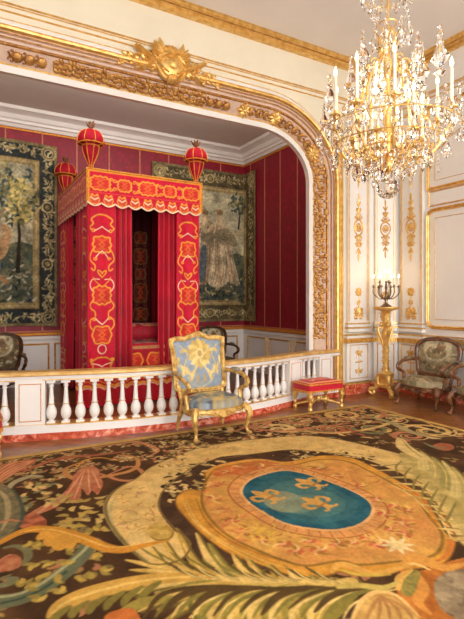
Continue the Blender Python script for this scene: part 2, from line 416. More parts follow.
archsweep('arch_line', [(0, .475), (.018, .475), (.018, .49), (0, .49)], 'gold')
# carved gilding on the splayed band, following the arch
AP = arch(0, 14)
seglen = [0]
for i in range(1, len(AP)): seglen.append(seglen[-1]+math.hypot(AP[i][0]-AP[i-1][0], AP[i][1]-AP[i-1][1]))
def bandmap(u, v, n):          # u: along the arch, v: across the band 0..0.16
    u = min(max(u, 0), seglen[-1]-1e-4); i = 0
    while seglen[i+1] < u: i += 1
    t = (u-seglen[i])/(seglen[i+1]-seglen[i]); x = AP[i][0]*(1-t)+AP[i+1][0]*t; z = AP[i][1]*(1-t)+AP[i+1][1]*t
    def nrm(j):
        a = AP[max(j-1, 0)]; b_ = AP[min(j+1, len(AP)-1)]; dx, dz = b_[0]-a[0], b_[1]-a[1]; L = math.hypot(dx, dz); return dz/L, -dx/L
    n0 = nrm(i); n1 = nrm(i+1); nx = n0[0]*(1-t)+n1[0]*t; nz_ = n0[1]*(1-t)+n1[1]*t; L = math.hypot(nx, nz_); nx /= L; nz_ /= L
    o = .055+v*.97; y = YA+.13-v*.78
    return V((x+nx*(o-n*.62), y-n*.78, z+nz_*(o-n*.62)))
r = Relief(bandmap); total = seglen[-1]; u = .9
su = seglen[16]           # arc end on the right
while u < total*.93:
    k = int((u-su)/.115)
    if su-1.15 < u < su+.05 or u > total-su+.1:       # scrolls and shells round the curve
        r.spiral(u, .08, .055, random.random()*6, 1.2, .014, .03, random.choice((-1, 1)))
        r.leaf(u+.02, .04, .3, .1, .028, .03, .8); r.leaf(u+.02, .13, -.3, .1, .028, .03, -.8); r.disc(u+.07, .08, .025, .025, .03, 8)
        u += .125
    elif u < su-1.15:      # jamb: dense run of leaves
        for v in (.03, .08, .13): r.leaf(u, v, random.uniform(-1.2, 1.2), .07, .024, .022, random.uniform(-1, 1))
        u += .04; continue
        for v in (.035, .08, .125): r.disc(u, v+random.uniform(-.006, .006), .023, .021, .02, 7)
        r.leaf(u-.02, .06, .8, .06, .014, .02); r.leaf(u-.02, .1, -.8, .06, .014, .02)
        u += .052
    elif su+.62 < u < total-su-.55:     # long carved run of the lintel
        for v in (.03, .075, .12): r.leaf(u, v, random.uniform(-.5, .5), .075, .026, .022, .4)
        u += .05
    elif su+.25 < u < su+.55 or total-su-.45 < u < total-su-.1:
        r.disc(u+.04, .08, .06, .05, .035); r.spiral(u+.1, .05, .035, 0, 1, .01, .03); r.spiral(u+.1, .12, .035, 0, 1, .01, .03, -1); u += .13
    else: u += .05
r.build('carved_gilding', 'goldd', wb)
# large gilded shell clumps where the jamb meets the curve
r = Relief(bandmap)
for uc in (su-1.25, su-.5, su+.02):
    for k in range(7): r.leaf(uc, .08, -PI/2+PI*k/6, .13 if k == 3 else .1, .03, .04)
    for k in range(5): r.leaf(uc, .08, PI/2+PI*k/4, .09, .03, .04)
    r.disc(uc, .08, .035, .035, .05)
r.build('carved_shell', 'gold', wb)
# gilt strip beside the jamb
g = G(); g.sweep([(5.33, YA, 0), (5.33, YA, 4.35)], NF, [(0, -.07), (.045, -.065), (.055, -.03), (.035, -.01), (.035, .02), (.05, .03), (.045, .065), (0, .07)]); g.build('jamb_strip', 'gold', wb)
# ---- frieze lines and cornice round the room
RP = [(XL, YA, 0), (XM0, YA, 0), (XR, 5.55, 0), (XR, YF, 0)]
def hpath(z, pts=RP): return [(x, y, z) for (x, y, _) in pts]
def run(name, z, prof, m, pts=RP, flip=1):
    g = G(); g.sweep(hpath(z, pts), (0, 0, 1), prof, flip=flip); return struct(g.build(name, m, angle=.5))
tn = [0]
def trim(z, prof, m, **k): tn[0] += 1; return run('trim_%d' % tn[0], z, prof, m, **k)
trim(5.235, [(0, 0), (0, .05), (.02, .07), (.05, .06), (.05, 0)], 'gold')
trim(5.275, [(0, 0), (0, .04), (.02, .06), (.045, .09), (.045, 0)], 'gold')
trim(5.320, [(0, 0), (0, .10), (.015, .125), (.03, .125), (.05, .15), (.05, 0)], 'gold')
trim(5.312, [(0, 0), (0, .098), (.009, .098), (.009, 0)], 'goldd')
trim(5.272, [(0, 0), (0, .062), (.006, .062), (.006, 0)], 'goldd')
trim(4.76, [(0, 0), (0, .012), (.01, .022), (.02, .012), (.02, 0)], 'gold')
trim(4.735, [(0, 0), (0, .008), (.006, .014), (.012, .008), (.012, 0)], 'gold')
trim(4.67, [(0, 0), (0, .01), (.01, .02), (.018, .01), (.018, 0)], 'gold')
# ---- corner pilasters, dado and panelling.  each face: origin at floor, U along the wall, N into the room
def arabesque(r, cx, cz, s=1.0):
    r.ring(cx, cz, .085*s, .115*s, .012*s, .02); r.ring(cx, cz, .05*s, .06*s, .008*s, .015); r.disc(cx, cz, .03*s, .035*s, .025)
    for k in range(8): r.leaf(cx, cz, 2*PI*k/8, .05*s, .012*s, .02)
    for d in (-1, 1):
        r.stroke([(cx, cz+d*.12*s), (cx, cz+d*.5*s)], .006*s, .012)
        for q in (-1, 1):
            r.spiral(cx+q*.05*s, cz+d*.16*s, .04*s, PI/2 if d > 0 else -PI/2, 1.1, .010*s, .018, q*d)
            r.spiral(cx+q*.035*s, cz+d*.27*s, .03*s, -PI/2*d, 1.1, .009*s, .018, -q*d)
            r.leaf(cx, cz+d*.2*s, PI/2*d+q*.6, .1*s, .016*s, .02, -q*d*.4); r.leaf(cx, cz+d*.32*s, PI/2*d+q*.5, .09*s, .014*s, .02)
            r.leaf(cx, cz+d*.12*s, PI/2*d+q*1.2, .09*s, .015*s, .02)
        r.disc(cx, cz+d*.33*s, .018*s, .018*s, .02, 8); r.leaf(cx, cz+d*.38*s, PI/2*d, .14*s, .016*s, .02)
def palmette(r, cx, cz, s=1.0):
    for k in range(7): r.leaf(cx, cz, PI*(k+.5)/7, .11*s if k != 3 else .13*s, .018*s, .025)
    for q in (-1, 1):
        r.spiral(cx+q*.055*s, cz-.03*s, .045*s, PI/2, 1.3, .012*s, .02, q); r.spiral(cx+q*.06*s, cz+.07*s, .035*s, -PI/2, 1.2, .010*s, .02, -q)
    r.disc(cx, cz, .03*s, .03*s, .03); r.stroke([(cx, cz+.1*s), (cx, cz+.32*s)], .006*s, .012)
    r.ring(cx, cz+.17*s, .03*s, .035*s, .007, .014, 12); r.disc(cx, cz+.17*s, .014*s, .014*s, .02, 8)
    r.ring(cx, cz+.32*s, .045*s, .05*s, .009*s, .018, 14)
    for k in range(8): r.leaf(cx, cz+.32*s, 2*PI*k/8, .07*s, .014*s, .02)
def face_frame(g, mp, u0, u1, z0, z1, w=.02, d=.015, corner=0):
    O = mp(0, 0, 0); U = (mp(1, 0, 0)-O); N = (mp(0, 0, 1)-O)
    c = corner
    if c: P = [(u0+c, z0), (u1-c, z0), (u1-c*.3, z0+c*.3), (u1, z0+c), (u1, z1-c), (u1-c*.3, z1-c*.3), (u1-c, z1), (u0+c, z1), (u0+c*.3, z1-c*.3), (u0, z1-c), (u0, z0+c), (u0+c*.3, z0+c*.3)]
    else: P = [(u0, z0), (u1, z0), (u1, z1), (u0, z1)]
    g.sweep([mp(u, z, 0) for (u, z) in P], N, [(0, 0), (d*.6, 0), (d, w*.25), (d*.5, w*.5), (d, w*.75), (d*.6, w), (0, w)], closed=True)
def pilaster(name, P0, P1, N, parent, hw_top=4.5):
    P0 = V(P0); P1 = V(P1); L = (P1-P0).length; U = (P1-P0).normalized(); N = V(N).normalized(); mp = plane_map(P0, U, (0, 0, 1), N)
    def fbox(g, u0, u1, z0, z1, d): g.add([mp(u, z, n) for n in (-.01, d) for (u, z) in ((u0, z0), (u1, z0), (u1, z1), (u0, z1))], [(0,3,2,1),(4,5,6,7),(0,1,5,4),(1,2,6,5),(2,3,7,6),(3,0,4,7)])
    g = G(); fbox(g, .02, L-.02, .2, .82, .06); fbox(g, .05, L-.05, 1.0, hw_top-.25, .05)
    fbox(g, .0, L, .90, .94, .09); fbox(g, .03, L-.03, 1.0, 1.05, .085); fbox(g, .03, L-.03, 1.08, 1.11, .075)
    fbox(g, 0, L, hw_top-.12, hw_top, .12); fbox(g, .02, L-.02, hw_top-.25, hw_top-.12, .08)
    p = g.build(name, 'white', parent, smooth=False)
    g = G(); fbox(g, 0, L, .82, .90, .085); fbox(g, -.005, L+.005, .94, .96, .10); fbox(g, .025, L-.025, 1.055, 1.075, .088); fbox(g, .03, L-.03, 1.125, 1.145, .07)
    fbox(g, .0, L, .14, .175, .08); fbox(g, 0, L, hw_top-.03, hw_top+.01, .14); fbox(g, .02, L-.02, hw_top-.25, hw_top-.22, .1)
    k = int(L/.035)
    for i in range(k): u = (i+.5)*L/k; fbox(g, u-.009, u+.009, .835, .885, .1)
    g.build('gilded_moulding', 'gold', p, smooth=False)
    g = G(); mq = lambda u, v, n: mp(u, v, n+.06); face_frame(g, mq, .09, L-.09, .25, .78, .012, .01)
    mq2 = lambda u, v, n: mp(u, v, n+.05)
    for u in (.085, L-.085): g.sweep([mq2(u, 1.17, 0), mq2(u, hw_top-.28, 0)], N, [(0, -.005), (.01, -.003), (.01, .003), (0, .005)])
    for u in (.055, L-.055): g.sweep([mq2(u, 1.17, 0), mq2(u, hw_top-.28, 0)], N, [(0, -.003), (.007, -.002), (.007, .002), (0, .003)])
    g.build('gilded_fillet', 'gold', p, smooth=False)
    r = Relief(mq2); cx = L/2; s = min(1.0, L/.5)
    arabesque(r, cx, 2.70, s*1.08); palmette(r, cx, 1.28, s*1.15)
    arabesque(r, cx, 3.75, s*.8)
    for k in range(5): r.leaf(cx+(k-2)*.07*s, 4.05, PI/2+(2-k)*.12, .2, .03*s, .03)
    r.spiral(cx-.14*s, 4.22, .05, -PI/2, 1.3, .014, .03, 1); r.spiral(cx+.14*s, 4.22, .05, -PI/2, 1.3, .014, .03, -1)
    r.build('gilded_arabesque', 'gold', p)
    r = Relief(mq)
    for (zc, d) in ((.66, -1), (.36, 1)):
        r.leaf(cx, zc, PI/2*d, .08, .014, .014); r.disc(cx, zc, .02, .02, .018, 8)
        for q in (-1, 1):
            r.spiral(cx+q*.05*s, zc, .03*s, 0 if q < 0 else PI, 1.2, .008, .014, q*d); r.leaf(cx, zc, PI/2*d+q*1.0, .1*s, .012, .014, q*d*.4)
            r.leaf(cx, zc, -PI/2*d+q*.9, .07*s, .012, .014)
    r.stroke([(cx, .28), (cx, .76)], .004, .01); r.disc(cx, .51, .025, .02, .018, 8)
    for q in (-1, 1): r.leaf(cx, .51, 0 if q > 0 else PI, .09*s, .014, .014)
    r.build('gilded_arabesque', 'gold', p)
    return p
pilaster('pilaster', (5.44, YA, 0), (6.0, YA, 0), (0, -1, 0), wb)
cn = V((-(YA-5.55), -(XR-XM0), 0)).normalized()
pilaster('pilaster', (6.035+.02, YA-.012, 0), (XR-.02, 5.562, 0), cn, wc)
pilaster('pilaster', (XR, 5.53, 0), (XR, 5.0, 0), (-1, 0, 0), wr)
# baseboards: red marble with a gilt line
for (nm, pts) in (('baseboard_back', [(5.41, YA, 0), (XM0, YA, 0)]), ('baseboard_corner', [(XM0, YA, 0), (XR, 5.55, 0)]), ('baseboard_right', [(XR, 5.55, 0), (XR, YF, 0)])):
    run(nm, 0, [(0, 0), (0, .1), (.13, .1), (.15, .085), (.15, 0)], 'marble', pts)
# right wall: dado rail and gilt panels
g = G(); mr = plane_map((XR, 5.0, 0), (0, -1, 0), (0, 0, 1), (-1, 0, 0))
def rail(g, z0, z1, d, u0=0, u1=7.5): g.add([mr(u, z, n) for n in (-.01, d) for (u, z) in ((u0, z0), (u1, z0), (u1, z1), (u0, z1))], [(0,3,2,1),(4,5,6,7),(0,1,5,4),(1,2,6,5),(2,3,7,6),(3,0,4,7)])
rail(g, .86, .93, .05); rail(g, .95, .965, .03)
g.build('dado_rail', 'gold', wr, smooth=False)
g = G()
for (a, b_) in ((.05, 1.95), (2.1, 4.0), (4.15, 6.0)):
    face_frame(g, mr, a, b_, 1.12, 2.88, .055, .035, .07); face_frame(g, mr, a+.10, b_-.10, 1.22, 2.78, .008, .008)
    face_frame(g, mr, a, b_, 2.99, 3.19, .02, .015); face_frame(g, mr, a, b_, 3.27, 4.5, .05, .03)
    face_frame(g, mr, a+.1, b_-.1, 3.37, 4.4, .008, .008)
    face_frame(g, mr, a, b_, .24, .78, .03, .02)
g.build('panel_frame', 'gold', wr)
# alcove: dado, rail, frames, gold braids, crown
g = G(); g.box(XAL, XAR, YBK-.05, YBK, 0, .88); d1 = g.build('dado', 'white', wab, smooth=False)
g = G(); g.box(XAR-.05, XAR, YB, YBK, 0, .88); d2 = g.build('dado', 'white', war, smooth=False)
AL = [(XAL, YBK, 0), (XAR, YBK, 0), (XAR, YB, 0)]
trim(.88, [(0, 0), (0, .07), (.02, .09), (.05, .08), (.06, .05), (.06, 0)], 'trimgold', pts=AL)
trim(.80, [(0, 0), (0, .065), (.03, .075), (.05, .065), (.05, 0)], 'white', pts=AL)
g = G(); ma = plane_map((XAL, YBK-.05, 0), (1, 0, 0), (0, 0, 1), (0, -1, 0))
for a in np.arange(.15, 6.2, .98): face_frame(g, ma, a, a+.84, .2, .72, .03, .02)
g.build('panel_frame', 'gold', wab)
g = G(); mb_ = plane_map((XAR-.05, YBK-.05, 0), (0, -1, 0), (0, 0, 1), (-1, 0, 0))
for a in (.2, 1.02, 1.9): face_frame(g, mb_, a, a+.68, .2, .72, .03, .02)
g.build('panel_frame', 'gold', war)
trim(4.48, [(0, 0), (0, .02), (.03, .02), (.03, 0)], 'trimgold', pts=AL)
trim(.945, [(0, 0), (0, .015), (.025, .015), (.025, 0)], 'redbraid', pts=AL)
trim(4.52, [(0, 0), (0, .03), (.05, .06), (.06, .09), (.10, .10), (.12, .13), (.18, .16), (.22, .22), (.23, .28), (.28, .30), (.28, 0)], 'white', pts=AL)
g = G()
for x in (-.44, .17, .77, 1.37, 1.97, 2.57, 3.18, 3.79, 4.4, 5.0): g.box(x-.012, x+.012, YBK-.008, YBK, .97, 4.48)
g.build('gold_braid', 'redbraid', wab, smooth=False)
g = G()
for y in (8.85, 8.3, 7.75, 7.2, 6.65): g.box(XAR-.008, XAR, y-.012, y+.012, .97, 4.48)
g.build('gold_braid', 'redbraid', war, smooth=False)

# ---- gilded cartouche over the alcove
r = Relief(lambda u, v, n: V((2.42+u*1.12, YA-.065-n*.75, 4.52+v*.95)))
r.disc(0, -.02, .16, .17, .12, 14); r.disc(0, .0, .09, .11, .16, 12); r.ring(0, -.02, .17, .18, .03, .08)
for q in (-1, 1):
    for k in range(7):
        x = q*(.17+k*.07); z = -.02+.03*math.sin(k*1.7)-.008*k
        r.spiral(x, z, .085-.008*k, random.random()*6, 1.3, .018, .07-.006*k, q*(1 if k % 2 else -1))
        r.leaf(x, z+.03, (PI/2 if q > 0 else PI/2)+q*(-.5-.1*k), .13-.011*k, .03, .07-.006*k); r.leaf(x, z-.02, -PI/2+q*(.6), .12-.01*k, .028, .06-.006*k)
    r.leaf(q*.6, -.06, 0 if q > 0 else PI, .12, .02, .02)
    for k in range(4): r.leaf(q*.1, .1, PI/2-q*(.2+.35*k), .24-.03*k, .035, .1)
    r.stroke([(q*.05, -.12), (q*.40, .13)], [.02, .03], .12); r.disc(q*.41, .14, .035, .03, .12); r.stroke([(q*.05, .1), (q*.36, -.14)], [.02, .025], .1)
for k in range(7): r.leaf(0, .12, PI/2+(k-3)*.28, .15, .03, .12)
for k in range(5): r.leaf(0, -.12, -PI/2+(k-2)*.35, .13, .03, .1)
for k in range(40):
    a = random.random()*2*PI; d = random.random()**.6
    r.disc(math.cos(a)*.42*d, math.sin(a)*.17*d, .022, .022, .11*(1-.5*d)+.02, 7)
tag(r.build('gilded_cartouche', 'gold'), 'gilded carved trophy with shield and scrolls fixed over the middle of the bed alcove arch', 'cartouche')
# ================================================================== CANOPY BED
BX0 = 1.63; BX1 = 3.38; BY0 = 6.84; BY1 = 9.02; BT = 3.36
RED = (204, 4, 46); OG = (236, 158, 52); OG2 = (208, 44, 34); WH = (250, 224, 186)
bed = empty('canopy_bed', ((BX0+BX1)/2, BY0, 0)); BO = V(bed.location)
tag(bed, 'crimson velvet four poster state bed with gold embroidered hangings, standing in the alcove', 'bed')
def L(o): # place a world-built part under the bed
    o.parent = bed; o.location = o.location-BO; return o
# --- motif painting (cloth coordinates: x across, y up, metres)
def wavy(cx, cy, w, h, n=64, lob=10, amp=.07, p=3.5):
    out = []
    for i in range(n):
        a = 2*PI*i/n; c, s = math.cos(a), math.sin(a); k = (abs(c)**p+abs(s)**p)**(-1/p)*(1+amp*math.cos(lob*a))
        out.append((cx+w/2*c*k, cy+h/2*s*k))
    return out
def filled(cv, cx, cy, w, h, lob=10, gold=OG, fill=OG2, t=.022):
    P = wavy(cx, cy, w, h, lob=lob); cv.poly(P, fill)
    for k in range(-3, 4):
        cv.stroke([(cx+k*w/9, cy-h*.36), (cx-k*w/14, cy), (cx+k*w/9, cy+h*.36)], w*.045, (224, 92, 42))
    cv.ell(cx, cy, w*.16, h*.16, (226, 100, 40)); cv.ell(cx, cy, w*.07, h*.07, fill)
    cv.stroke(P+[P[0]], t, gold)
def curl(cv, x, y, r, a0, hand, w=.018, col=OG): cv.spiral(x, y, r, a0, 1.2, w, col, hand)
def arch_motif(cv, cx, cy, w, h):
    P = crom([(cx-w*.34, cy-h*.42), (cx-w*.5, cy-h*.25), (cx-w*.36, cy-h*.02), (cx-w*.44, cy+h*.2), (cx-w*.22, cy+h*.42), (cx, cy+h*.47), (cx+w*.22, cy+h*.42), (cx+w*.44, cy+h*.2), (cx+w*.36, cy-h*.02), (cx+w*.5, cy-h*.25), (cx+w*.34, cy-h*.42)], 6)
    cv.stroke(P, .022, OG)
    for q in (-1, 1): cv.ell(cx+q*w*.36, cy-h*.38, .028, .028, OG); cv.ell(cx+q*w*.36, cy-h*.38, .01, .01, RED)
    cv.stroke([(cx-w*.3, cy-h*.4), (cx-w*.06, cy-h*.22), (cx, cy-h*.16), (cx+w*.06, cy-h*.22), (cx+w*.3, cy-h*.4)], .014, WH)
def column(cv, cx, top, s=1.0):
    """one full repeat of the embroidered column from height top downwards"""
    Z = lambda y: 1.5+(301-y)*.01404
    for rep in range(2):
        o = top-Z(213) - rep*2.04
        z = lambda y: Z(y)+o
        arch_motif(cv, cx, z(222), .34*s, .27)
        filled(cv, cx, z(243.5), .25*s, .23, 8)
        for q in (-1, 1):
            cv.stroke(crom([(cx+q*.10*s, z(246)), (cx+q*.15*s, z(252)), (cx+q*.17*s, z(259)), (cx+q*.10*s, z(265)), (cx+q*.11*s, z(270)), (cx+q*.15*s, z(268))], 6), .02, OG)
            cv.stroke(crom([(cx, z(250)), (cx+q*.05*s, z(253)), (cx+q*.09*s, z(257))], 5), .013, WH); curl(cv, cx+q*.10*s, z(258), .025, 0, q)
            cv.stroke(crom([(cx, z(277)), (cx+q*.05*s, z(273)), (cx+q*.06*s, z(270)), (cx+q*.02*s, z(271)), (cx, z(273))], 5), .02, OG)
            cv.stroke(crom([(cx+q*.04*s, z(279)), (cx+q*.13*s, z(279)), (cx+q*.17*s, z(285)), (cx+q*.13*s, z(291)), (cx+q*.09*s, z(292))], 6), .013, WH)
            cv.stroke(crom([(cx+q*.02*s, z(286)), (cx+q*.10*s, z(280)), (cx+q*.12*s, z(277))], 5), .015, OG)
        filled(cv, cx, z(295), .25*s, .26, 10)
        for q in (-1, 1):
            cv.stroke(crom([(cx+q*.12*s, z(300)), (cx+q*.17*s, z(305)), (cx+q*.15*s, z(309)), (cx+q*.10*s, z(312)), (cx+q*.10*s, z(318)), (cx+q*.16*s, z(320)), (cx+q*.17*s, z(326)), (cx+q*.12*s, z(331))], 6), .02, OG)
            curl(cv, cx+q*.11*s, z(319), .028, 0, q); cv.stroke([(cx, z(325)), (cx+q*.05*s, z(322)), (cx+q*.09*s, z(319))], .014, WH)
        filled(cv, cx, z(335.5), .26*s, .24, 6)
        P = [(cx+.06*s*math.sin(2*PI*k/16), z(350)+.065*math.cos(2*PI*k/16)) for k in range(17)]; cv.stroke(P, .014, WH)
        cv.stroke([(cx-.15*s, z(364)), (cx-.04, z(366)), (cx, z(368)), (cx+.04, z(366)), (cx+.15*s, z(364))], .014, WH)
        for q in (-1, 1): cv.ell(cx+q*.15*s, z(361), .03, .03, OG)
def cloth(name, x0, x1, z0, z1, cv, f, nu, nv): return L(sheet(name, f, np.linspace(x0, x1, nu), np.linspace(z0, z1, nv), cv, 'embroid'))
# front embroidered panels
for (a, b_, cx) in ((BX0+.0, 2.02, 1.835), (2.99, BX1, 3.185)):
    cv = Canvas(a, 0, b_, 3.4, 150, RED); column(cv, cx, 2.735); cv.grain(.12)
    cloth('embroidered_curtain', a, b_, .05, 3.3, cv, (lambda U, W, a=a: (U, BY0+.03+.008*np.sin(U*30+W*.4), W)), 62, 480)
# side (left) embroidered panels
for (y0, y1, cyy) in ((6.86, 7.5, 7.16), (8.5, 9.0, 8.72)):
    cv = Canvas(y0, 0, y1, 3.4, 110, RED); column(cv, cyy, 2.735); cv.grain(.12)
    L(sheet('embroidered_curtain', (lambda U, W: (BX0+.02+.012*np.sin(U*26), U, W)), np.linspace(y0, y1, 64), np.linspace(.05, 3.3, 340), cv, 'embroid'))
# gathered plain curtains
def folds(name, x0, x1, ybase, m='velvet', side=False, n=90, k=5, amp=.04, ztop=3.25, z0=.04, flare=.0):
    g = G(); nz_ = 30; vs = []; fs = []
    for j in range(nz_):
        t = j/(nz_-1); z = z0+(ztop-z0)*t
        for i in range(n):
            u = i/(n-1); x = x0+(x1-x0)*u; a = amp*(1-.25*t)
            w = a*math.sin(2*PI*k*u+.5*math.sin(3*t+u*5))+.2*a*math.sin(2*PI*k*1.6*u+1+2*t)
            if side: vs.append((ybase+w-flare*(1-t), x, z))
            else: vs.append((x+(u-.5)*flare*(1-t), ybase+w, z))
    for j in range(nz_-1):
        for i in range(n-1): fs.append((j*n+i, j*n+i+1, (j+1)*n+i+1, (j+1)*n+i))
    g.add(vs, fs); o = g.build(name, m, angle=3); s = o.modifiers.new('thickness', 'SOLIDIFY'); s.thickness = .008; return L(o)
folds('curtain', 1.95, 2.29, BY0+.09, k=4); folds('curtain', 2.72, 3.05, BY0+.09, k=4)
folds('curtain', 7.45, 7.85, BX0+.07, side=True, k=4); folds('curtain', 8.25, 8.55, BX0+.07, side=True, k=3)
folds('curtain', 6.9, 9.0, BX1-.02, side=True, k=16)
# gathered base hangings spreading behind the balustrade with a gold scalloped galloon
cv = Canvas(1.2, 0, 3.9, .9, 120, (190, 10, 34))
for zz, amp in ((.28, .035),):
    P = [(1.2+i*.02, zz+amp*abs(math.sin(i*.02*PI/.16))) for i in range(126)]
    cv.stroke(P, .035, OG); cv.stroke([(x, z+.06) for x, z in P], .02, (214, 120, 46)); cv.stroke([(x, z-.03) for x, z in P], .012, WH)
cv.grain(.15)
L(sheet('base_valance', lambda U, W: (U, BY0-.02-.03*np.sin(U*24)-(.8-W)*.09, W), np.linspace(BX0-.18, BX1+.16, 200), np.linspace(.02, .55, 70), cv, 'embroid'))
# tester with valances
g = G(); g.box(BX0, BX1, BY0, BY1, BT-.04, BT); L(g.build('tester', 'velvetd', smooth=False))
HB = 2.93
def valance(name, a, b_, f, par=None):
    Lh = b_-a; cv = Canvas(a, 2.7, b_, BT+.02, 170, RED)
    cv.stroke([(a, BT-.02), (b_, BT-.02)], .026, OG)
    for e in (a+.012, b_-.012): cv.stroke([(e, BT), (e, 2.9)], .03, OG)
    n = max(3, round(Lh/.36)); k = 0
    pitch = Lh/n
    for i in range(n):
        cx = a+pitch*(i+.5); big = (i % 2 == 0); filled(cv, cx, 3.17, .275 if big else .20, .19 if big else .165, 12, t=.022, fill=(214, 44, 34))
        for q in (-1, 1):
            if a+.1 < cx+q*pitch*.5 < b_-.1: curl(cv, cx+q*pitch*.42, 3.23, .03, 0, q, .018); curl(cv, cx+q*pitch*.42, 3.10, .03, 0, -q, .018)
    cv.stroke([(a, 3.035), (b_, 3.035)], .008, (236, 90, 70))
    m_ = round(Lh/.205); p2 = Lh/m_
    for i in range(m_):
        cx = a+p2*(i+.5); cv.poly(wavy(cx, 2.93, .13, .12, lob=6), (214, 80, 54)); P = wavy(cx, 2.93, .13, .12, lob=6); cv.stroke(P+[P[0]], .015, OG)
        cv.stroke([(cx-.05, 2.96), (cx, 2.93), (cx+.05, 2.96)], .016, WH); cv.ell(cx-.035, 3.0, .02, .016, OG); cv.ell(cx+.035, 3.0, .02, .016, OG)
    def hem(U): return 2.88-.045*np.abs(np.cos((U-a)/p2*PI-PI/2))
    P = [(a+i*Lh/200, float(hem(a+i*Lh/200))+.012) for i in range(201)]; cv.stroke(P, .022, WH)
    cv.grain(.1)
    def pos(U, T): z = hem(U)+(BT+.005-hem(U))*T; return f(U, z)
    us = np.linspace(a, b_, int(Lh*110)); ts = np.linspace(0, 1, 70)
    # sample at the true height
    U, T = np.meshgrid(us, ts); Z = hem(U)+(BT+.005-hem(U))*T
    o = sheet(name, lambda U_, W_: f(U_, hem(U_)+(BT+.005-hem(U_))*W_), us, ts, cv, 'embroid', thick=.012)
    ca = o.data.color_attributes['Col']; arr = np.ones((len(o.data.vertices), 4), np.float32); arr[:, :3] = cv.sample(U.ravel(), Z.ravel()); ca.data.foreach_set('color', arr.ravel())
    return L(o)
valance('valance', BX0-.01, BX1+.01, lambda U, Z: (U, BY0-.012, Z))
valance('valance', BY0-.01, BY1, lambda U, Z: (BX0-.012, U, Z))
valance('valance', BY0-.01, BY1, lambda U, Z: (BX1+.012, U, Z))
# corded edges
g = G()
for (p, q) in (((BX0-.02, BY0-.02, BT), (BX1+.02, BY0-.02, BT)), ((BX0-.02, BY0-.02, BT), (BX0-.02, BY1, BT)), ((BX1+.02, BY0-.02, BT), (BX1+.02, BY1, BT)), ((BX0-.02, BY0-.02, BT), (BX0-.02, BY0-.02, 2.9)), ((BX1+.02, BY0-.02, BT), (BX1+.02, BY0-.02, 2.9))):
    g.tube([p, q], .014, 6)
L(g.build('braid_edge', 'trimgold'))
# head cloth and interior
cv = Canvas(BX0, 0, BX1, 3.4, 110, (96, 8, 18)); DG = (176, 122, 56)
for cx in (1.9, 2.28, 2.74, 3.12):
    for (z, w, h) in ((2.72, .24, .22), (2.36, .26, .3), (2.02, .2, .2), (1.66, .26, .36), (1.25, .28, .24)):
        filled(cv, cx, z, w, h, 8, gold=DG, fill=(130, 40, 24), t=.018)
        for q in (-1, 1): cv.spiral(cx+q*.1, z-h*.62, .05, PI/2, 1.2, .012, DG, q)
    cv.stroke([(cx+.17, 3.3), (cx+.17, .9)], .01, DG)
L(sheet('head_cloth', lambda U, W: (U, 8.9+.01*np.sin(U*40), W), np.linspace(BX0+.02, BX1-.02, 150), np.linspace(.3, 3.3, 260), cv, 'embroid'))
g = G(); 
for x in (BX0+.06, BX1-.06):
    for y in (BY0+.12, BY1-.06): g = G(); g.lathe([(.035, 0), (.035, 3.33)], (x, y, 0), 10); L(g.build('bed_post', 'velvetd'))
# bedspread with bolster
cv = Canvas(0, 0, 2, 3, 110, (176, 10, 32))
for z in (.80, .30): cv.stroke([(0, z), (2, z)], .05, (190, 130, 80))
for cx in (.2, .58, .96, 1.34, 1.5): filled(cv, cx, .6, .3, .22, 6); arch_motif(cv, cx, .98, .3, .14)
for cx in (.3, .8, 1.3):
    for z in (1.25, 1.6, 1.95, 2.4): filled(cv, cx, z, .36, .22, 10, gold=(200, 150, 80), fill=(160, 50, 36))
cv.grain(.15)
def spread(U, W):   # up the foot, then over the top
    z = np.minimum(W, .86); y = np.where(W > .86, 6.98+(W-.86), 6.98)
    b_ = np.clip((W-.8)/.12, 0, 1); return (1.74+U, y-.02+0*U, z+.03*np.sin(PI*b_)*0+0*U)
L(sheet('bedspread', spread, np.linspace(0, 1.53, 140), np.concatenate([np.linspace(.1, .86, 70), np.linspace(.87, 2.75, 120)]), cv, 'embroid'))
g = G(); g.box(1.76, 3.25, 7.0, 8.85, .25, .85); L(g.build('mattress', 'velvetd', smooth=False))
cv = Canvas(0, 0, 1.5, 1, 110, (150, 14, 34))
for cx in (.2, .55, .95, 1.3): filled(cv, cx, .25, .3, .22, 8, gold=(206, 160, 100), fill=(170, 70, 50)); filled(cv, cx, .75, .3, .22, 8, gold=(206, 160, 100), fill=(170, 70, 50))
cv.grain(.3)
L(sheet('bolster', lambda U, W: (1.76+U, 7.35+.17*np.cos(W*2*PI), 1.0+.15*np.sin(W*2*PI)), np.linspace(0, 1.48, 80), np.linspace(0, 1, 40), cv, 'embroid'))
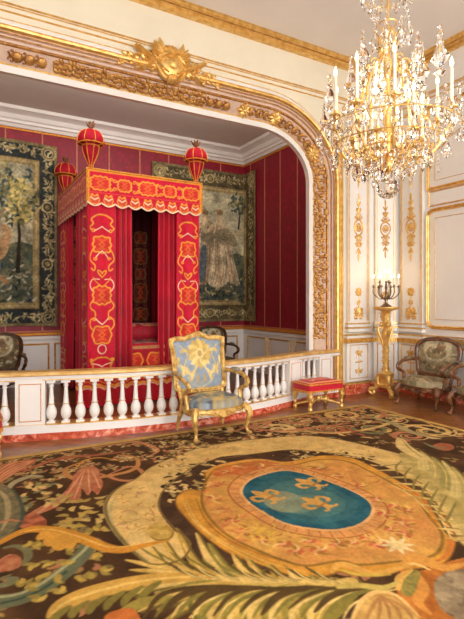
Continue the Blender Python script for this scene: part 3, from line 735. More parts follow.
# finials: velvet urns with braid and a plume
def finial(x, y, par=bed):
    prof = [(.03, 0), (.04, .02), (.025, .05), (.04, .09), (.075, .16), (.105, .24), (.115, .31), (.115, .345), (.16, .355), (.18, .38), (.178, .43), (.155, .49), (.12, .535), (.07, .56), (.03, .57)]
    fl = lambda a, z: 1+.05*abs(math.cos(4*a))
    g = G(); g.lathe(prof, (0, 0, 0), 32, rfun=fl); o = g.build('finial', 'velvetf', angle=1.2, loc=(x, y, BT)); L(o)
    g = G()
    for k in range(8):
        a = 2*PI*k/8+.1; g.tube([((r_*fl(a, 0)+.002)*math.cos(a), (r_*fl(a, 0)+.002)*math.sin(a), z) for r_, z in prof], .006, 5)
    for zz, rr in ((.33, .118), (.36, .175), (.05, .03)): g.tube([(rr*math.cos(2*PI*i/24), rr*math.sin(2*PI*i/24), zz) for i in range(25)], .01, 5)
    g.build('braid', 'trimgold', o)
    g = G()
    for k in range(18):
        a = random.random()*2*PI; q = random.random()*.05
        g.tube([(0, 0, .58), (q*math.cos(a), q*math.sin(a), .63), (1.6*q*math.cos(a), 1.6*q*math.sin(a), .68)], [.012, .016, .006], 5)
    g.build('plume', 'walnut', o)
finial(BX0+.05, BY0+.05); finial(BX1-.05, BY0+.05); finial(BX0+.08, BY1-.22)

# ================================================================== TAPESTRIES
def tapestry_canvas(w, h, seed, figs, inner=(.27, .10), DK=(44, 50, 48), DK2=(52, 56, 56), dens=5):
    rg = random.Random(seed); cv = Canvas(0, 0, w, h, 110, (58, 56, 46))
    T1 = (176, 156, 112); T2 = (138, 120, 78); 
    cv.poly([(0, 0), (w, 0), (w, h), (0, h)], (124, 108, 74)); e = .05
    cv.poly([(e, e), (w-e, e), (w-e, h-e), (e, h-e)], DK, col2=DK2, cell=20)
    B = inner[0]
    def fol(x, y, s=1, cols=(T1, T2, (150, 140, 96), (196, 178, 136))):
        a = rg.random()*6.28; cv.leaf(x, y, a, .07*s, .03*s, rg.choice(cols), rg.uniform(-1, 1)); cv.leaf(x, y, a+2.2, .06*s, .025*s, rg.choice(cols), 1); cv.ell(x, y, .018*s, .018*s, rg.choice(cols))
    t = 0
    for (xa, ya, xb, yb) in ((B/2, .1, B/2, h-.1), (w-B/2, .1, w-B/2, h-.1), (.1, B/2, w-.1, B/2), (.1, h-B/2, w-.1, h-B/2)):
        Ld = math.hypot(xb-xa, yb-ya); n = int(Ld/.085)
        for i in range(n*dens):
            q = rg.random(); fol(xa+(xb-xa)*q+rg.uniform(-.07, .07), ya+(yb-ya)*q+rg.uniform(-.07, .07), rg.uniform(.6, 1))
        m_ = max(1, int(Ld/.95))
        for i in range(m_+1):
            q = i/m_; x, y = xa+(xb-xa)*q, ya+(yb-ya)*q
            x = min(max(x, B/2+.02), w-B/2-.02); y = min(max(y, B/2+.02), h-B/2-.02)
            cv.ell(x, y, .085, .085, DK); cv.stroke([(x+.085*math.cos(a*.4), y+.085*math.sin(a*.4)) for a in range(17)], .022, T1)
            cv.ell(x, y, .045, .045, T2); fol(x, y, .6)
    for (x, y) in ((B/2, B/2), (w-B/2, B/2), (B/2, h-B/2), (w-B/2, h-B/2)):
        cv.ell(x, y, .13, .13, (150, 134, 92)); cv.ell(x, y, .095, .095, DK); cv.stroke([(x+.07*math.cos(a*.4), y+.07*math.sin(a*.4)) for a in range(17)], .02, T1); fol(x, y, 1)
    # inner frame
    c = B; d = B+inner[1]
    cv.poly([(c, c), (w-c, c), (w-c, h-c), (c, h-c)], (150, 130, 86)); cv.stroke([(c, c), (w-c, c), (w-c, h-c), (c, h-c), (c, c)], .015, (70, 58, 38))
    m_ = (c+d)/2; cv.stroke([(m_, m_), (w-m_, m_), (w-m_, h-m_), (m_, h-m_), (m_, m_)], .03, (172, 150, 104))
    X0, Y0, X1, Y1 = d, d, w-d, h-d
    # sky, hills, ground of the scene
    cv.poly([(X0, Y0), (X1, Y0), (X1, Y1), (X0, Y1)], (178, 168, 134), col2=(164, 156, 126), cell=30)
    hz = Y0+(Y1-Y0)*.42
    cv.poly([(X0, Y0), (X1, Y0), (X1, hz)]+[(X1-(X1-X0)*k/8, hz+.06*math.sin(k*1.9)) for k in range(9)], (112, 108, 78), col2=(70, 78, 66), cell=10, seed=seed)
    return cv, rg, (X0, Y0, X1, Y1)
def tree(cv, rg, x, y, h, s, cols=((54, 64, 58), (98, 96, 62), (144, 132, 86), (70, 84, 80))):
    cv.stroke([(x, y), (x+.03, y+h*.4), (x-.02, y+h*.8)], [.09*s, .06*s, .03*s], (52, 44, 34))
    for k in range(int(150*s)):
        a = rg.random()*6.28; q = rg.random()**.5; cv.leaf(x+math.cos(a)*q*.42*s, y+h*.78+math.sin(a)*q*h*.3, rg.random()*6.28, .09, .04, rg.choice(cols), 1)
def figure(cv, rg, x, y, h, robe, robe2, lean=0):
    """draped walking figure woven into the scene"""
    w = h*.13; sk = (192, 166, 126); q = 1 if lean >= 0 else -1
    body = [(x-w*1.3, y+.05), (x-w*1.1, y+h*.3), (x-w*.5+lean*.5, y+h*.5), (x-w*.7+lean, y+h*.72), (x+w*.6+lean, y+h*.76), (x+w*.7+lean*.5, y+h*.52), (x+w*1.2, y+h*.3), (x+w*1.9, y+.04), (x+w*.6, y+h*.05), (x, y-.02)]
    cv.poly(crom(body, 6, True), robe, col2=tuple(c*.86 for c in robe), cell=8)
    for k in range(11):
        x0 = x+lean+(k-5)*w*.12; x1 = x+(k-5)*w*.28+rg.uniform(-.02, .02); col = (robe2, (118, 102, 74), (214, 200, 160))[k % 3]
        cv.stroke(crom([(x0, y+h*.70), (x0*.4+x1*.6+rg.uniform(-.03, .03), y+h*.45), (x1, y+h*.2), (x1+q*w*.3, y+.04)], 6), .009*h, col, .8)
    cv.stroke(crom([(x-w*.5+lean, y+h*.70), (x-w*1.4+lean, y+h*.62), (x-w*1.5+lean, y+h*.8)], 5), .035*h, sk); cv.stroke(crom([(x+w*.5+lean, y+h*.70), (x+w*1.4, y+h*.58), (x+w*2.2, y+h*.7)], 5), .035*h, sk)
    cv.poly(crom([(x-w*.6+lean, y+h*.6), (x+w*.9+lean, y+h*.68), (x+w*1.7, y+h*.5), (x+w*.3, y+h*.48)], 6, True), (140, 126, 96))
    cv.stroke([(x+lean, y+h*.74), (x+lean, y+h*.8)], .035*h, sk); cv.ell(x+lean, y+h*.83, .034*h, .045*h, sk); cv.ell(x+lean-q*.015*h, y+h*.86, .04*h, .032*h, (128, 104, 68)); cv.leaf(x+lean, y+h*.87, 2.6, .07*h, .03*h, (150, 124, 84), .8)
# left tapestry
WT, HT = 2.6, 3.24
cv, rg, (X0, Y0, X1, Y1) = tapestry_canvas(WT, HT, 5, 0, inner=(.30, .11))
for k in range(60): cv.leaf(rg.uniform(X1-1.0, X1), rg.uniform(Y0+1.6, Y1-.1), rg.random()*6.28, .12, .05, rg.choice(((176, 160, 98), (140, 130, 84), (96, 104, 84), (70, 86, 92))), 1)
for k in range(160): cv.leaf(rg.uniform(X0, X1), rg.uniform(Y0, Y0+.7), rg.random()*6.28, .1, .04, rg.choice(((40, 52, 66), (150, 142, 110), (90, 96, 90), (190, 180, 150), (56, 60, 44))), 1)
for xx in (X1-.25, X1-.75): tree(cv, rg, xx, Y0+.55, 1.6, .8)
for k in range(70): cv.leaf(rg.uniform(X1-.42, X1-.03), rg.uniform(Y0+1.35, Y1-.25), rg.random()*6.28, .1, .05, rg.choice(((190, 170, 100), (160, 144, 88), (120, 116, 74))), 1)
cv.poly(crom([(X1-1.4, Y0+.9), (X1-1.2, Y0+1.25), (X1-.75, Y0+1.2), (X1-.45, Y0+1.35), (X1-.35, Y0+1.15), (X1-.5, Y0+.75), (X1-.9, Y0+.8)], 6, True), (168, 132, 92))   # horse
cv.stroke(crom([(X1-.55, Y0+.9), (X1-.6, Y0+.55), (X1-.42, Y0+.35)], 5), .07, (150, 112, 78)); cv.stroke(crom([(X1-.8, Y0+.85), (X1-.72, Y0+.5), (X1-.85, Y0+.3)], 5), .07, (132, 98, 70))
figure(cv, rg, X1-.62, Y0+1.1, .75, (196, 172, 130), (160, 90, 66)); figure(cv, rg, X1-1.05, Y0+1.0, .9, (176, 152, 112), (84, 100, 110))
cv.grain(.35, 3, 9)
tap = sheet('tapestry', lambda U, W: (1.62-WT+U, YBK-.03-.008*np.sin(U*5), 1.05+W+.012*np.sin(U*4)), np.linspace(0, WT, 270), np.linspace(0, HT, 330), cv, 'painted', thick=.012)
tag(tap, 'old green and tan woven tapestry with riders and trees hanging left of the red bed', 'tapestry', 'verdure tapestries in the alcove')
# right tapestry: its right border turns the alcove corner
WT = 2.62; XT0 = 3.42; K = XAR-.03-XT0
cv, rg, (X0, Y0, X1, Y1) = tapestry_canvas(WT, HT, 11, 0, inner=(.34, .12), DK=(104, 90, 58), DK2=(78, 70, 50), dens=4)
for k in range(140): cv.leaf(rg.uniform(X0, X1), rg.uniform(Y0, Y0+.55), rg.random()*6.28, .1, .04, rg.choice(((50, 58, 52), (150, 136, 96), (96, 96, 70), (180, 164, 120), (64, 74, 84))), 1)
tree(cv, rg, X1-.15, Y1-.75, .7, .5); tree(cv, rg, X0+.2, Y0+.4, 1.9, .8)
figure(cv, rg, X0+.72, Y0+.35, 1.75, (170, 146, 112), (110, 92, 74), .04); figure(cv, rg, X0+1.12, Y0+.3, 1.85, (204, 184, 144), (170, 96, 72), -.06)
cv.poly(crom([(X0+.60, Y0+.4), (X0+.58, Y0+.8), (X0+.66, Y0+1.15), (X0+.76, Y0+1.1), (X0+.74, Y0+.5)], 5, True), (98, 104, 104), col2=(76, 84, 88), cell=6)
for k in range(5): cv.stroke([(X0+1.05+k*.07, Y0+1.2), (X0+1.1+k*.12, Y0+.35)], .016, ((176, 116, 90), (210, 194, 156), (140, 120, 90))[k % 3])
cv.grain(.35, 3, 9)
def bend(U, W):
    R = .06; q = np.clip((U-K+R)/(2*R), 0, 1); x = np.where(U < K-R, XT0+U, XT0+K-R+R*np.sin(q*PI/2)*1.0)
    y = np.where(U < K-R, YBK-.03, np.where(U < K+R, YBK-.03-R*(1-np.cos(q*PI/2)), YBK-.03-R-(U-K-R)))
    return (x-.02*0, y-.004*np.sin(W*7)*0, 1.06+W+.02*np.sin(U*3)*0)
tap = sheet('tapestry', bend, np.linspace(0, WT, 280), np.linspace(0, HT, 330), cv, 'painted', thick=.012)
tag(tap, 'old tan woven tapestry with two robed walking figures hanging right of the red bed', 'tapestry', 'verdure tapestries in the alcove')

# ================================================================== BALUSTRADE
bal = empty('balustrade', (2.5, 5.6, 0)); tag(bal, 'white and gilt curved balustrade on a red marble plinth closing off the bed alcove', 'balustrade')
def Lb(o): o.parent = bal; o.location = o.location-V(bal.location); return o
BP = [(-.2, 5.76), (.0, 5.75), (.4, 5.71), (.73, 5.62), (1.3, 5.45), (1.85, 5.345), (2.5, 5.30), (3.15, 5.345), (3.7, 5.45), (4.27, 5.62), (4.65, 5.71), (5.0, 5.75), (5.26, 5.76)]
BPS = crom(BP, 8); P3 = lambda z: [(x, y, z) for x, y in BPS]
def bsweep(name, z, prof, m):
    g = G(); g.sweep(P3(z), (0, 0, 1), prof); return Lb(g.build(name, m, angle=.6))
sq = lambda a, h, z=0: [(z, -a), (z+h, -a), (z+h, a), (z, a)]
bsweep('plinth', 0, sq(.10, .075), 'marble')
bsweep('bottom_rail', 0, sq(.085, .085, .075), 'white')
bsweep('top_rail', 0, [(.635, -.07), (.69, -.08), (.69, .08), (.635, .07)], 'white')
bsweep('handrail', 0, [(.69, -.095), (.70, -.105), (.72, -.105), (.735, -.085), (.735, .085), (.72, .105), (.70, .105), (.69, .095)], 'railgold')
g = G()
for z, a in ((.158, .088), (.640, .074)):
    g.sweep(P3(z), (0, 0, 1), sq(a, .010)); 
Lb(g.build('gilt_line', 'gold', angle=.6))
cum = [0]
for i in range(1, len(BPS)): cum.append(cum[-1]+math.hypot(BPS[i][0]-BPS[i-1][0], BPS[i][1]-BPS[i-1][1]))
def at_s(s_):
    i = 0
    while i < len(cum)-2 and cum[i+1] < s_: i += 1
    t = (s_-cum[i])/(cum[i+1]-cum[i]); a, b_ = BPS[i], BPS[i+1]; return V((a[0]+(b_[0]-a[0])*t, a[1]+(b_[1]-a[1])*t, 0)), math.atan2(b_[1]-a[1], b_[0]-a[0])
def s_of_x(x): return min(range(len(cum)), key=lambda i: abs(BPS[i][0]-x)) and cum[min(range(len(cum)), key=lambda i: abs(BPS[i][0]-x))]
bprof = [(.042, .160), (.042, .185), (.028, .190), (.026, .20), (.042, .215), (.054, .245), (.057, .275), (.051, .315), (.034, .35), (.030, .365), (.035, .372), (.029, .38), (.027, .42), (.0215, .50), (.0195, .555), (.027, .563), (.027, .575), (.021, .58), (.026, .60), (.038, .605)]
gb = G(); gb.lathe(bprof, (0, 0, 0), 16); gb.box(-.044, .044, -.044, .044, .158, .183); gb.box(-.046, .046, -.046, .046, .605, .636)
base = gb.build('baluster', 'white', angle=.6); Lb(base)
gg = G()
for (r_, z) in ((.0365, .372),): gg.lathe([(r_-.003, z-.004), (r_+.003, z-.003), (r_+.003, z+.003), (r_-.003, z+.004)], (0, 0, 0), 16)
ring = gg.build('gilt_ring', 'gold', base)
posts = (.73, 4.27, 4.98)
spans = ((-.1, .56, 4), (.875, 4.12, 22), (4.46, 4.83, 3)); first = True
for (xa, xb, n_) in spans:
    sa, sb = s_of_x(xa), s_of_x(xb)
    for i in range(n_):
        p, an = at_s(sa+(sb-sa)*(i+.5)/n_); o = base if first else copy_tree(base, bal); first = False
        o.location = V((p.x, p.y, 0))-V(bal.location); o.rotation_euler = (0, 0, an)
for px in posts:
    p, an = at_s(s_of_x(px)); hw = .15 if px < 4.5 else .14
    g = G(); g.box(-hw, hw, -.075, .075, .15, .65); g.box(-hw-.01, hw+.01, -.09, .09, .075, .165); o = g.build('post', 'white', bal, smooth=False); o.location = V((p.x, p.y, 0))-V(bal.location); o.rotation_euler = (0, 0, an)
    g = G(); mpq = plane_map((0, -.075, 0), (1, 0, 0), (0, 0, 1), (0, -1, 0)); face_frame(g, mpq, -hw+.045, hw-.045, .21, .60, .008, .006)
    g.build('gilt_frame', 'trimgold', o)
# ================================================================== SEAT FURNITURE
def brocade_blue(w, h, seed, seat=False):
    rg = random.Random(seed); cv = Canvas(-w/2, 0, w/2, h, 260, (136, 148, 160))
    GD = ((212, 182, 106), (194, 160, 84), (222, 196, 128))
    if seat:
        cv.poly([(-w/2, 0), (w/2, 0), (w/2, h), (-w/2, h)], (190, 162, 100), col2=(120, 128, 136), cell=14)
        for k in range(60): cv.leaf(rg.uniform(-w/2, w/2), rg.uniform(0, h), rg.random()*6.28, .09, .05, ((92, 104, 116), (124, 136, 146), (70, 78, 90))[k % 3], 1)
        for k in range(70): cv.leaf(rg.uniform(-w/2, w/2), rg.uniform(0, h), rg.random()*6.28, .06, .022, GD[k % 3], rg.uniform(-1.5, 1.5))
        for k in range(9): cv.leaf(0, h*.45, k*.7, .13, .045, GD[k % 3], .3)
    else:
        cx, cy = 0, h*.44
        for k in range(9): a = PI/2+(k-4)*.42; cv.leaf(cx, cy+.02, a, .18-.010*abs(k-4), .10, GD[k % 2], (k-4)*.06); cv.leaf(cx, cy+.02, a, .12, .014, (170, 138, 76), (k-4)*.06)
        for k in range(7): a = -PI/2+(k-3)*.45; cv.leaf(cx, cy, a, .15, .07, GD[(k+1) % 3])
        cv.ell(cx, cy+.03, .05, .06, GD[2]); cv.ell(cx, cy+.03, .03, .035, (176, 144, 80))
        for q in (-1, 1):
            for (x, y, a, L_, c_) in ((.12, .08, 1.4, .16, .6), (.22, .12, 1.9, .14, -.6), (.1, .12, .2, .14, .8), (.24, .3, 2.2, .12, .8), (.2, .42, 1.2, .12, -.8), (.08, .5, 1.9, .12, .6), (.16, .55, .6, .12, 1), (.02, .06, .4, .1, 1), (.27, .2, 1.2, .1, .5)):
                cv.leaf(q*x, y*h/.62, a if q > 0 else PI-a, L_, .04, GD[rg.randrange(3)], q*c_)
            cv.stroke(crom([(q*.02, .04), (q*.14, .12), (q*.2, .28), (q*.16, .42), (q*.24, .52)], 6), .012, GD[0])
    cv.grain(.15, 2, seed); return cv
def tapestry_cloth(w, h, seed, ground=(196, 178, 138)):
    rg = random.Random(seed); cv = Canvas(-w/2, 0, w/2, h, 200, ground)
    cv.poly([(-w/2, 0), (w/2, 0), (w/2, h), (-w/2, h)], ground, col2=tuple(c*.8 for c in ground), cell=12, seed=seed)
    P = ((120, 98, 66), (140, 118, 80), (160, 108, 80), (216, 200, 162), (122, 112, 84), (200, 178, 132))
    for k in range(60):
        a = 2*PI*k/60; x = math.cos(a)*w*.4; y = h/2+math.sin(a)*h*.38; cv.leaf(x, y, rg.random()*6.28, .07, .03, P[rg.randrange(6)], 1)
    cv.ell(0, h*.5, w*.27, h*.25, (214, 200, 160)); cv.ell(0, h*.42, w*.2, h*.12, (166, 146, 104)); cv.ell(-.02, h*.56, w*.1, h*.08, (214, 200, 164)); cv.ell(.05, h*.5, w*.07, h*.12, (150, 120, 88))
    for k in range(16): cv.leaf(rg.uniform(-.12, .12)*w*1.6, h*rg.uniform(.34, .66), rg.random()*6.28, .05, .025, P[rg.randrange(6)], 1)
    cv.im *= .84; cv.grain(.3, 2, seed); return cv
def disk_cloth(name, outline, cv, dome, m, parent, rings=20, map3=None, thick=.02):
    """a padded panel filling a closed outline [(a, b)], painted from the canvas at (a, b)"""
    n = len(outline); cx = sum(p[0] for p in outline)/n; cy = sum(p[1] for p in outline)/n
    vs = [map3(cx, cy, dome)]; uv = [(cx, cy)]; fs = []
    for j in range(1, rings+1):
        t = j/rings
        for (x, y) in outline:
            a = cx+(x-cx)*t; b_ = cy+(y-cy)*t; vs.append(map3(a, b_, dome*(1-t**3.2))); uv.append((a, b_))
    for (x, y) in outline: vs.append(map3(x, y, -thick)); uv.append((x, y))
    R = rings+1
    for i in range(n): fs.append((0, 1+i, 1+(i+1) % n))
    for j in range(R-1):
        for i in range(n): i2 = (i+1) % n; fs.append((1+j*n+i, 1+(j+1)*n+i, 1+(j+1)*n+i2, 1+j*n+i2))
    fs.append(tuple(1+(R-1)*n+i for i in range(n)))
    me = bpy.data.meshes.new(name); me.from_pydata([tuple(v) for v in vs], [], fs)
    bm = bmesh.new(); bm.from_mesh(me); bmesh.ops.recalc_face_normals(bm, faces=bm.faces); bm.to_mesh(me); bm.free()
    me.polygons.foreach_set('use_smooth', [True]*len(me.polygons)); me.set_sharp_from_angle(angle=1)
    u = np.array(uv); set_col(me, cv.sample(u[:, 0], u[:, 1])); me.materials.append(M[m])
    o = bpy.data.objects.new(name, me); C.objects.link(o); o.parent = parent; return o
def armchair(label, frame, cvb, cvs, cloth_m, w=.62, d=.48, sh=.30, bh=1.12, group=None, arms_pad=True, shape='state', seat_h=.11, carve=1.0):
    """local axes: faces -Y, origin on the floor under the seat centre"""
    t = empty('armchair'); tag(t, label, 'armchair', group)
    hw = w/2; yf = -d/2; yb = d/2
    # legs
    for q in (-1, 1):
        g = G(); x0 = q*hw; p = [(x0*.93, yf+.03, sh+.02), (x0*1.02, yf-.005, sh-.03), (x0*1.05, yf-.02, sh-.08), (x0*1.0, yf-.002, sh*.45), (x0*.96, yf+.005, .07), (x0*.99, yf-.01, .03), (x0*1.02, yf-.03, .0)]
        P = crom([(a[0], a[2]) for a in p], 4); Q = crom([(a[1], a[2]) for a in p], 4); n = len(P)
        rr = [.036, .042, .038, .024, .017, .018, .024]; R = [rr[min(int(i/4), 6)]*(1-(i/4) % 1)+rr[min(int(i/4)+1, 6)]*((i/4) % 1) for i in range(n)]
        g.tube([(P[i][0], Q[i][0], max(.012, P[i][1]+.008)) for i in range(n)], R, 8)
        g.blob((x0*1.05, yf-.03, sh-.06), .028, .024, .045, 8, 5); g.blob((x0*1.03, yf-.035, .024), .028, .03, .022, 8, 5)
        g.build('leg', frame, t)
        g = G(); p = [(x0*.8, yb-.02, sh+.02), (x0*.86, yb+.0, sh-.1), (x0*.9, yb+.03, sh*.4), (x0*.92, yb+.06, .0)]
        P = crom([(a[0], a[2]) for a in p], 5); Q = crom([(a[1], a[2]) for a in p], 5); n = len(P)
        g.tube([(P[i][0], Q[i][0], max(.005, P[i][1])) for i in range(n)], [.032-.014*i/n for i in range(n)], 8); g.build('leg', frame, t)
    # seat outline (serpentine front)
    def seat_outline(k=1.0, n=64):
        out = []
        for i in range(n):
            a = 2*PI*i/n; c, s_ = math.cos(a), math.sin(a); m_ = (abs(c)**4+abs(s_)**4)**-.25; x = c*m_; y = s_*m_
            ww = hw*(1.04 if y < 0 else 1.04-.17*y); yy = y*d/2*1.03
            if y < -.6: yy -= .022*math.cos(x*PI*1.0)+.0
            out.append((x*ww*k, yy*k))
        return out
    so = seat_outline(); g = G(); n = len(so); vs = []
    for (x, y) in so:
        low = sh-.055-.02*math.cos(3*PI*x/hw*.5)*(1 if y < 0 else .3)
        for (k, z) in ((.9, low+.005), (1.0, low), (1.035, (low+sh)/2), (1.0, sh+.005), (1.02, sh+.02), (.9, sh+.02)): vs.append((x*k, y*k, z))
    g.add(vs, [(i*6+k, i*6+(k+1) % 6, ((i+1) % n)*6+(k+1) % 6, ((i+1) % n)*6+k) for i in range(n) for k in range(6)])
    if carve:
        for k in range(9): a = PI+PI*k/8; g.blob((math.cos(a)*.045, yf-.035, sh-.03+math.sin(a)*.03), .014, .014, .018, 6, 4)
        for q in (-1, 1):
            for k in range(8): g.blob((q*(.06+k*hw*.1), yf-.028-.01*math.cos(k*.5), sh-.03+.012*math.sin(k*1.9)), .018, .012, .012, 6, 4)
    g.build('seat_rail', frame, t)
    # seat cushion
    s2 = seat_outline(.97)
    def mp(a, b_, h_): return (a, b_-d/2, sh+.02+seat_h*.55+h_)
    disk_cloth('seat_cushion', [(x, y+d/2) for x, y in s2], cvs, seat_h*.6, cloth_m, t, map3=mp, thick=seat_h*.6)
    # back
    zb = sh+.14; bt = bh
    if shape == 'state': K = [(.0, 1.0), (.14, .965), (.24, .925), (.34, .93), (.465, .91), (.485, .85), (.465, .72), (.455, .45), (.45, .2), (.44, .06), (.3, .0), (.0, .0)]
    else: K = [(.0, 1.0), (.2, .985), (.36, .94), (.48, .85), (.52, .7), (.51, .5), (.46, .25), (.42, .06), (.3, .0), (.0, .0)]
    kk = [(x*w*1.08, z) for x, z in K]; half = crom(kk, 6); full = half+[(-x, z) for x, z in reversed(half[1:-1])]
    tilt = .20
    def bp(x, z, n_=0): zz = zb+(bt-zb)*z; return V((x, yb-.0+(zz-sh)*tilt-n_, zz-n_*tilt))
    g = G(); ring_ = [bp(x, z) for x, z in full]; n = len(ring_); vs = []
    cen = bp(0, .5)
    for i, p in enumerate(ring_):
        T = (ring_[(i+1) % n]-ring_[i-1]).normalized(); N = V((0, -1, -tilt)).normalized(); B = T.cross(N).normalized()
        for (a, b_) in ((-.02, -.028), (.012, -.03), (.026, -.012), (.018, .0), (.028, .014), (.01, .028), (-.02, .026)): vs.append(p+N*a+B*b_)
    g.add(vs, [(i*7+k, i*7+(k+1) % 7, ((i+1) % n)*7+(k+1) % 7, ((i+1) % n)*7+k) for i in range(n) for k in range(7)])
    if carve:
        for i in range(0, n, 2): p = ring_[i]; g.blob(p+V((0, -.022, 0)), .013+.006*random.random(), .012, .016, 6, 4)
        for k in range(7): a = PI*k/6; g.blob(bp(math.cos(a)*.05, .985)+V((0, -.02, math.sin(a)*.035)), .015, .016, .02*carve, 6, 4)
        for q in (-1, 1):
            g.blob(bp(q*.10, .975, .01), .035, .018, .014, 8, 4); 
            if shape == 'state': g.blob(bp(q*w*.54, .915, .01), .026, .018, .026, 8, 5)
    for q in (-1, 1): g.tube([(q*w*.40, yb-.01, sh), bp(q*w*.43, .0), bp(q*w*.455, .12)], [.028, .026, .024], 8)
    g.build('back_frame', frame, t)
    ins = [((x*(1-.03/max(.05, abs(x))) if abs(x) > .04 else x), .5+(z-.5)*.93) for x, z in full]
    disk_cloth('back_cushion', [(x, z*(bt-zb)) for x, z in ins], cvb, .035, cloth_m, t, map3=lambda a, b_, h_: bp(a, b_/(bt-zb), h_+.005), thick=.02)
    g = G(); g.add([bp(x*.98, .5+(z-.5)*.98, -.022) for x, z in full]+[bp(x*.98, .5+(z-.5)*.98, -.012) for x, z in full], [tuple(range(n)), tuple(range(2*n-1, n-1, -1))]+[(i, (i+1) % n, n+(i+1) % n, n+i) for i in range(n)])
    g.build('back_panel', frame, t)
    # arms
    za = sh+.30
    for q in (-1, 1):
        a = empty('x') if False else None
        top = crom([(q*w*.49, yb+.06), (q*w*.56, yb-.10), (q*w*.60, yf+.22), (q*w*.585, yf+.12)], 6); n = len(top)
        P = [(x, y, za+.05-.05*(i/(n-1))+(.02*math.sin(PI*i/(n-1)))) for i, (x, y) in enumerate(top)]
        low = crom([(yf+.11, za-.0), (yf+.06, za-.03), (yf+.10, za-.08), (yf+.20, za-.13), (yf+.19, za-.2), (yf+.16, sh)], 6); m_ = len(low)
        P2 = [(q*w*(.585-.07*(i/(m_-1))), y, z) for i, (y, z) in enumerate(low)]
        g = G(); g.tube(P, [.024]*n, 8); g.tube(P2, [.03-.008*abs(math.sin(i*.3)) for i in range(m_)], 8); g.blob(P2[3], .026, .036, .028, 8, 5)
        if carve:
            for i in range(2, m_, 5): g.blob(V(P2[i])+V((0, -.012, 0)), .022, .018, .022, 6, 4)
        o = g.build('armrest', frame, t)
        g2 = G(); mid = P[n//2-1]; mt = Matrix.Rotation(0, 3, 'Z'); g2.blob(V(mid)+V((0, .02, .025)), .036, .105, .026, 12, 8)
        k = g2.build('arm_pad', 'armcloth' if cloth_m == 'painted' else 'armsilk', o)
    return t
M['armcloth'] = mat('worn_tapestry_pad', (150, 132, 96), .85, rgb2=(96, 84, 62), vscale=25)
M['armsilk'] = mat('brocade_pad', (214, 184, 110), .5, rgb2=(120, 136, 150), vscale=22)
CT = .014    # carpet thickness
ch = armchair('giltwood armchair in pale blue silk with gold flowers, standing before the balustrade', 'gilt_wood', brocade_blue(.9, .9, 2), brocade_blue(.9, .7, 3, True), 'silk', w=.64, d=.47, sh=.30, bh=1.075)
ch.location = (2.50, 4.76, .028)
walnut = 'gilded walnut armchairs in faded tapestry'
c1 = armchair('brown carved armchair with tapestry back, nearest the gilt candle stand by the right wall', 'walnut', tapestry_cloth(.8, .8, 4), tapestry_cloth(.8, .7, 5), 'painted', w=.60, d=.48, sh=.27, bh=.93, group=walnut, shape='oval', carve=.8)
c1.location = (5.90, 4.60, 0); c1.rotation_euler = (0, 0, math.radians(-82))
c2 = copy_tree(c1); c2['label'] = 'brown carved armchair cut by the right edge of the picture, second from the corner'
c2.location = (5.93, 3.74, 0); c2.rotation_euler = (0, 0, math.radians(-90))
c3 = armchair('dark tapestry armchair inside the alcove, on the left of the red bed', 'walnutd', tapestry_cloth(.8, .8, 6, (128, 108, 76)), tapestry_cloth(.8, .7, 7, (120, 100, 70)), 'painted', w=.60, d=.48, sh=.27, bh=.97, group='dark armchairs either side of the bed', shape='oval', carve=0)
c3.location = (.62, 8.2, 0)
c4 = copy_tree(c3); c4['label'] = 'dark tapestry armchair inside the alcove, on the right of the red bed'; c4.location = (4.52, 8.3, 0)

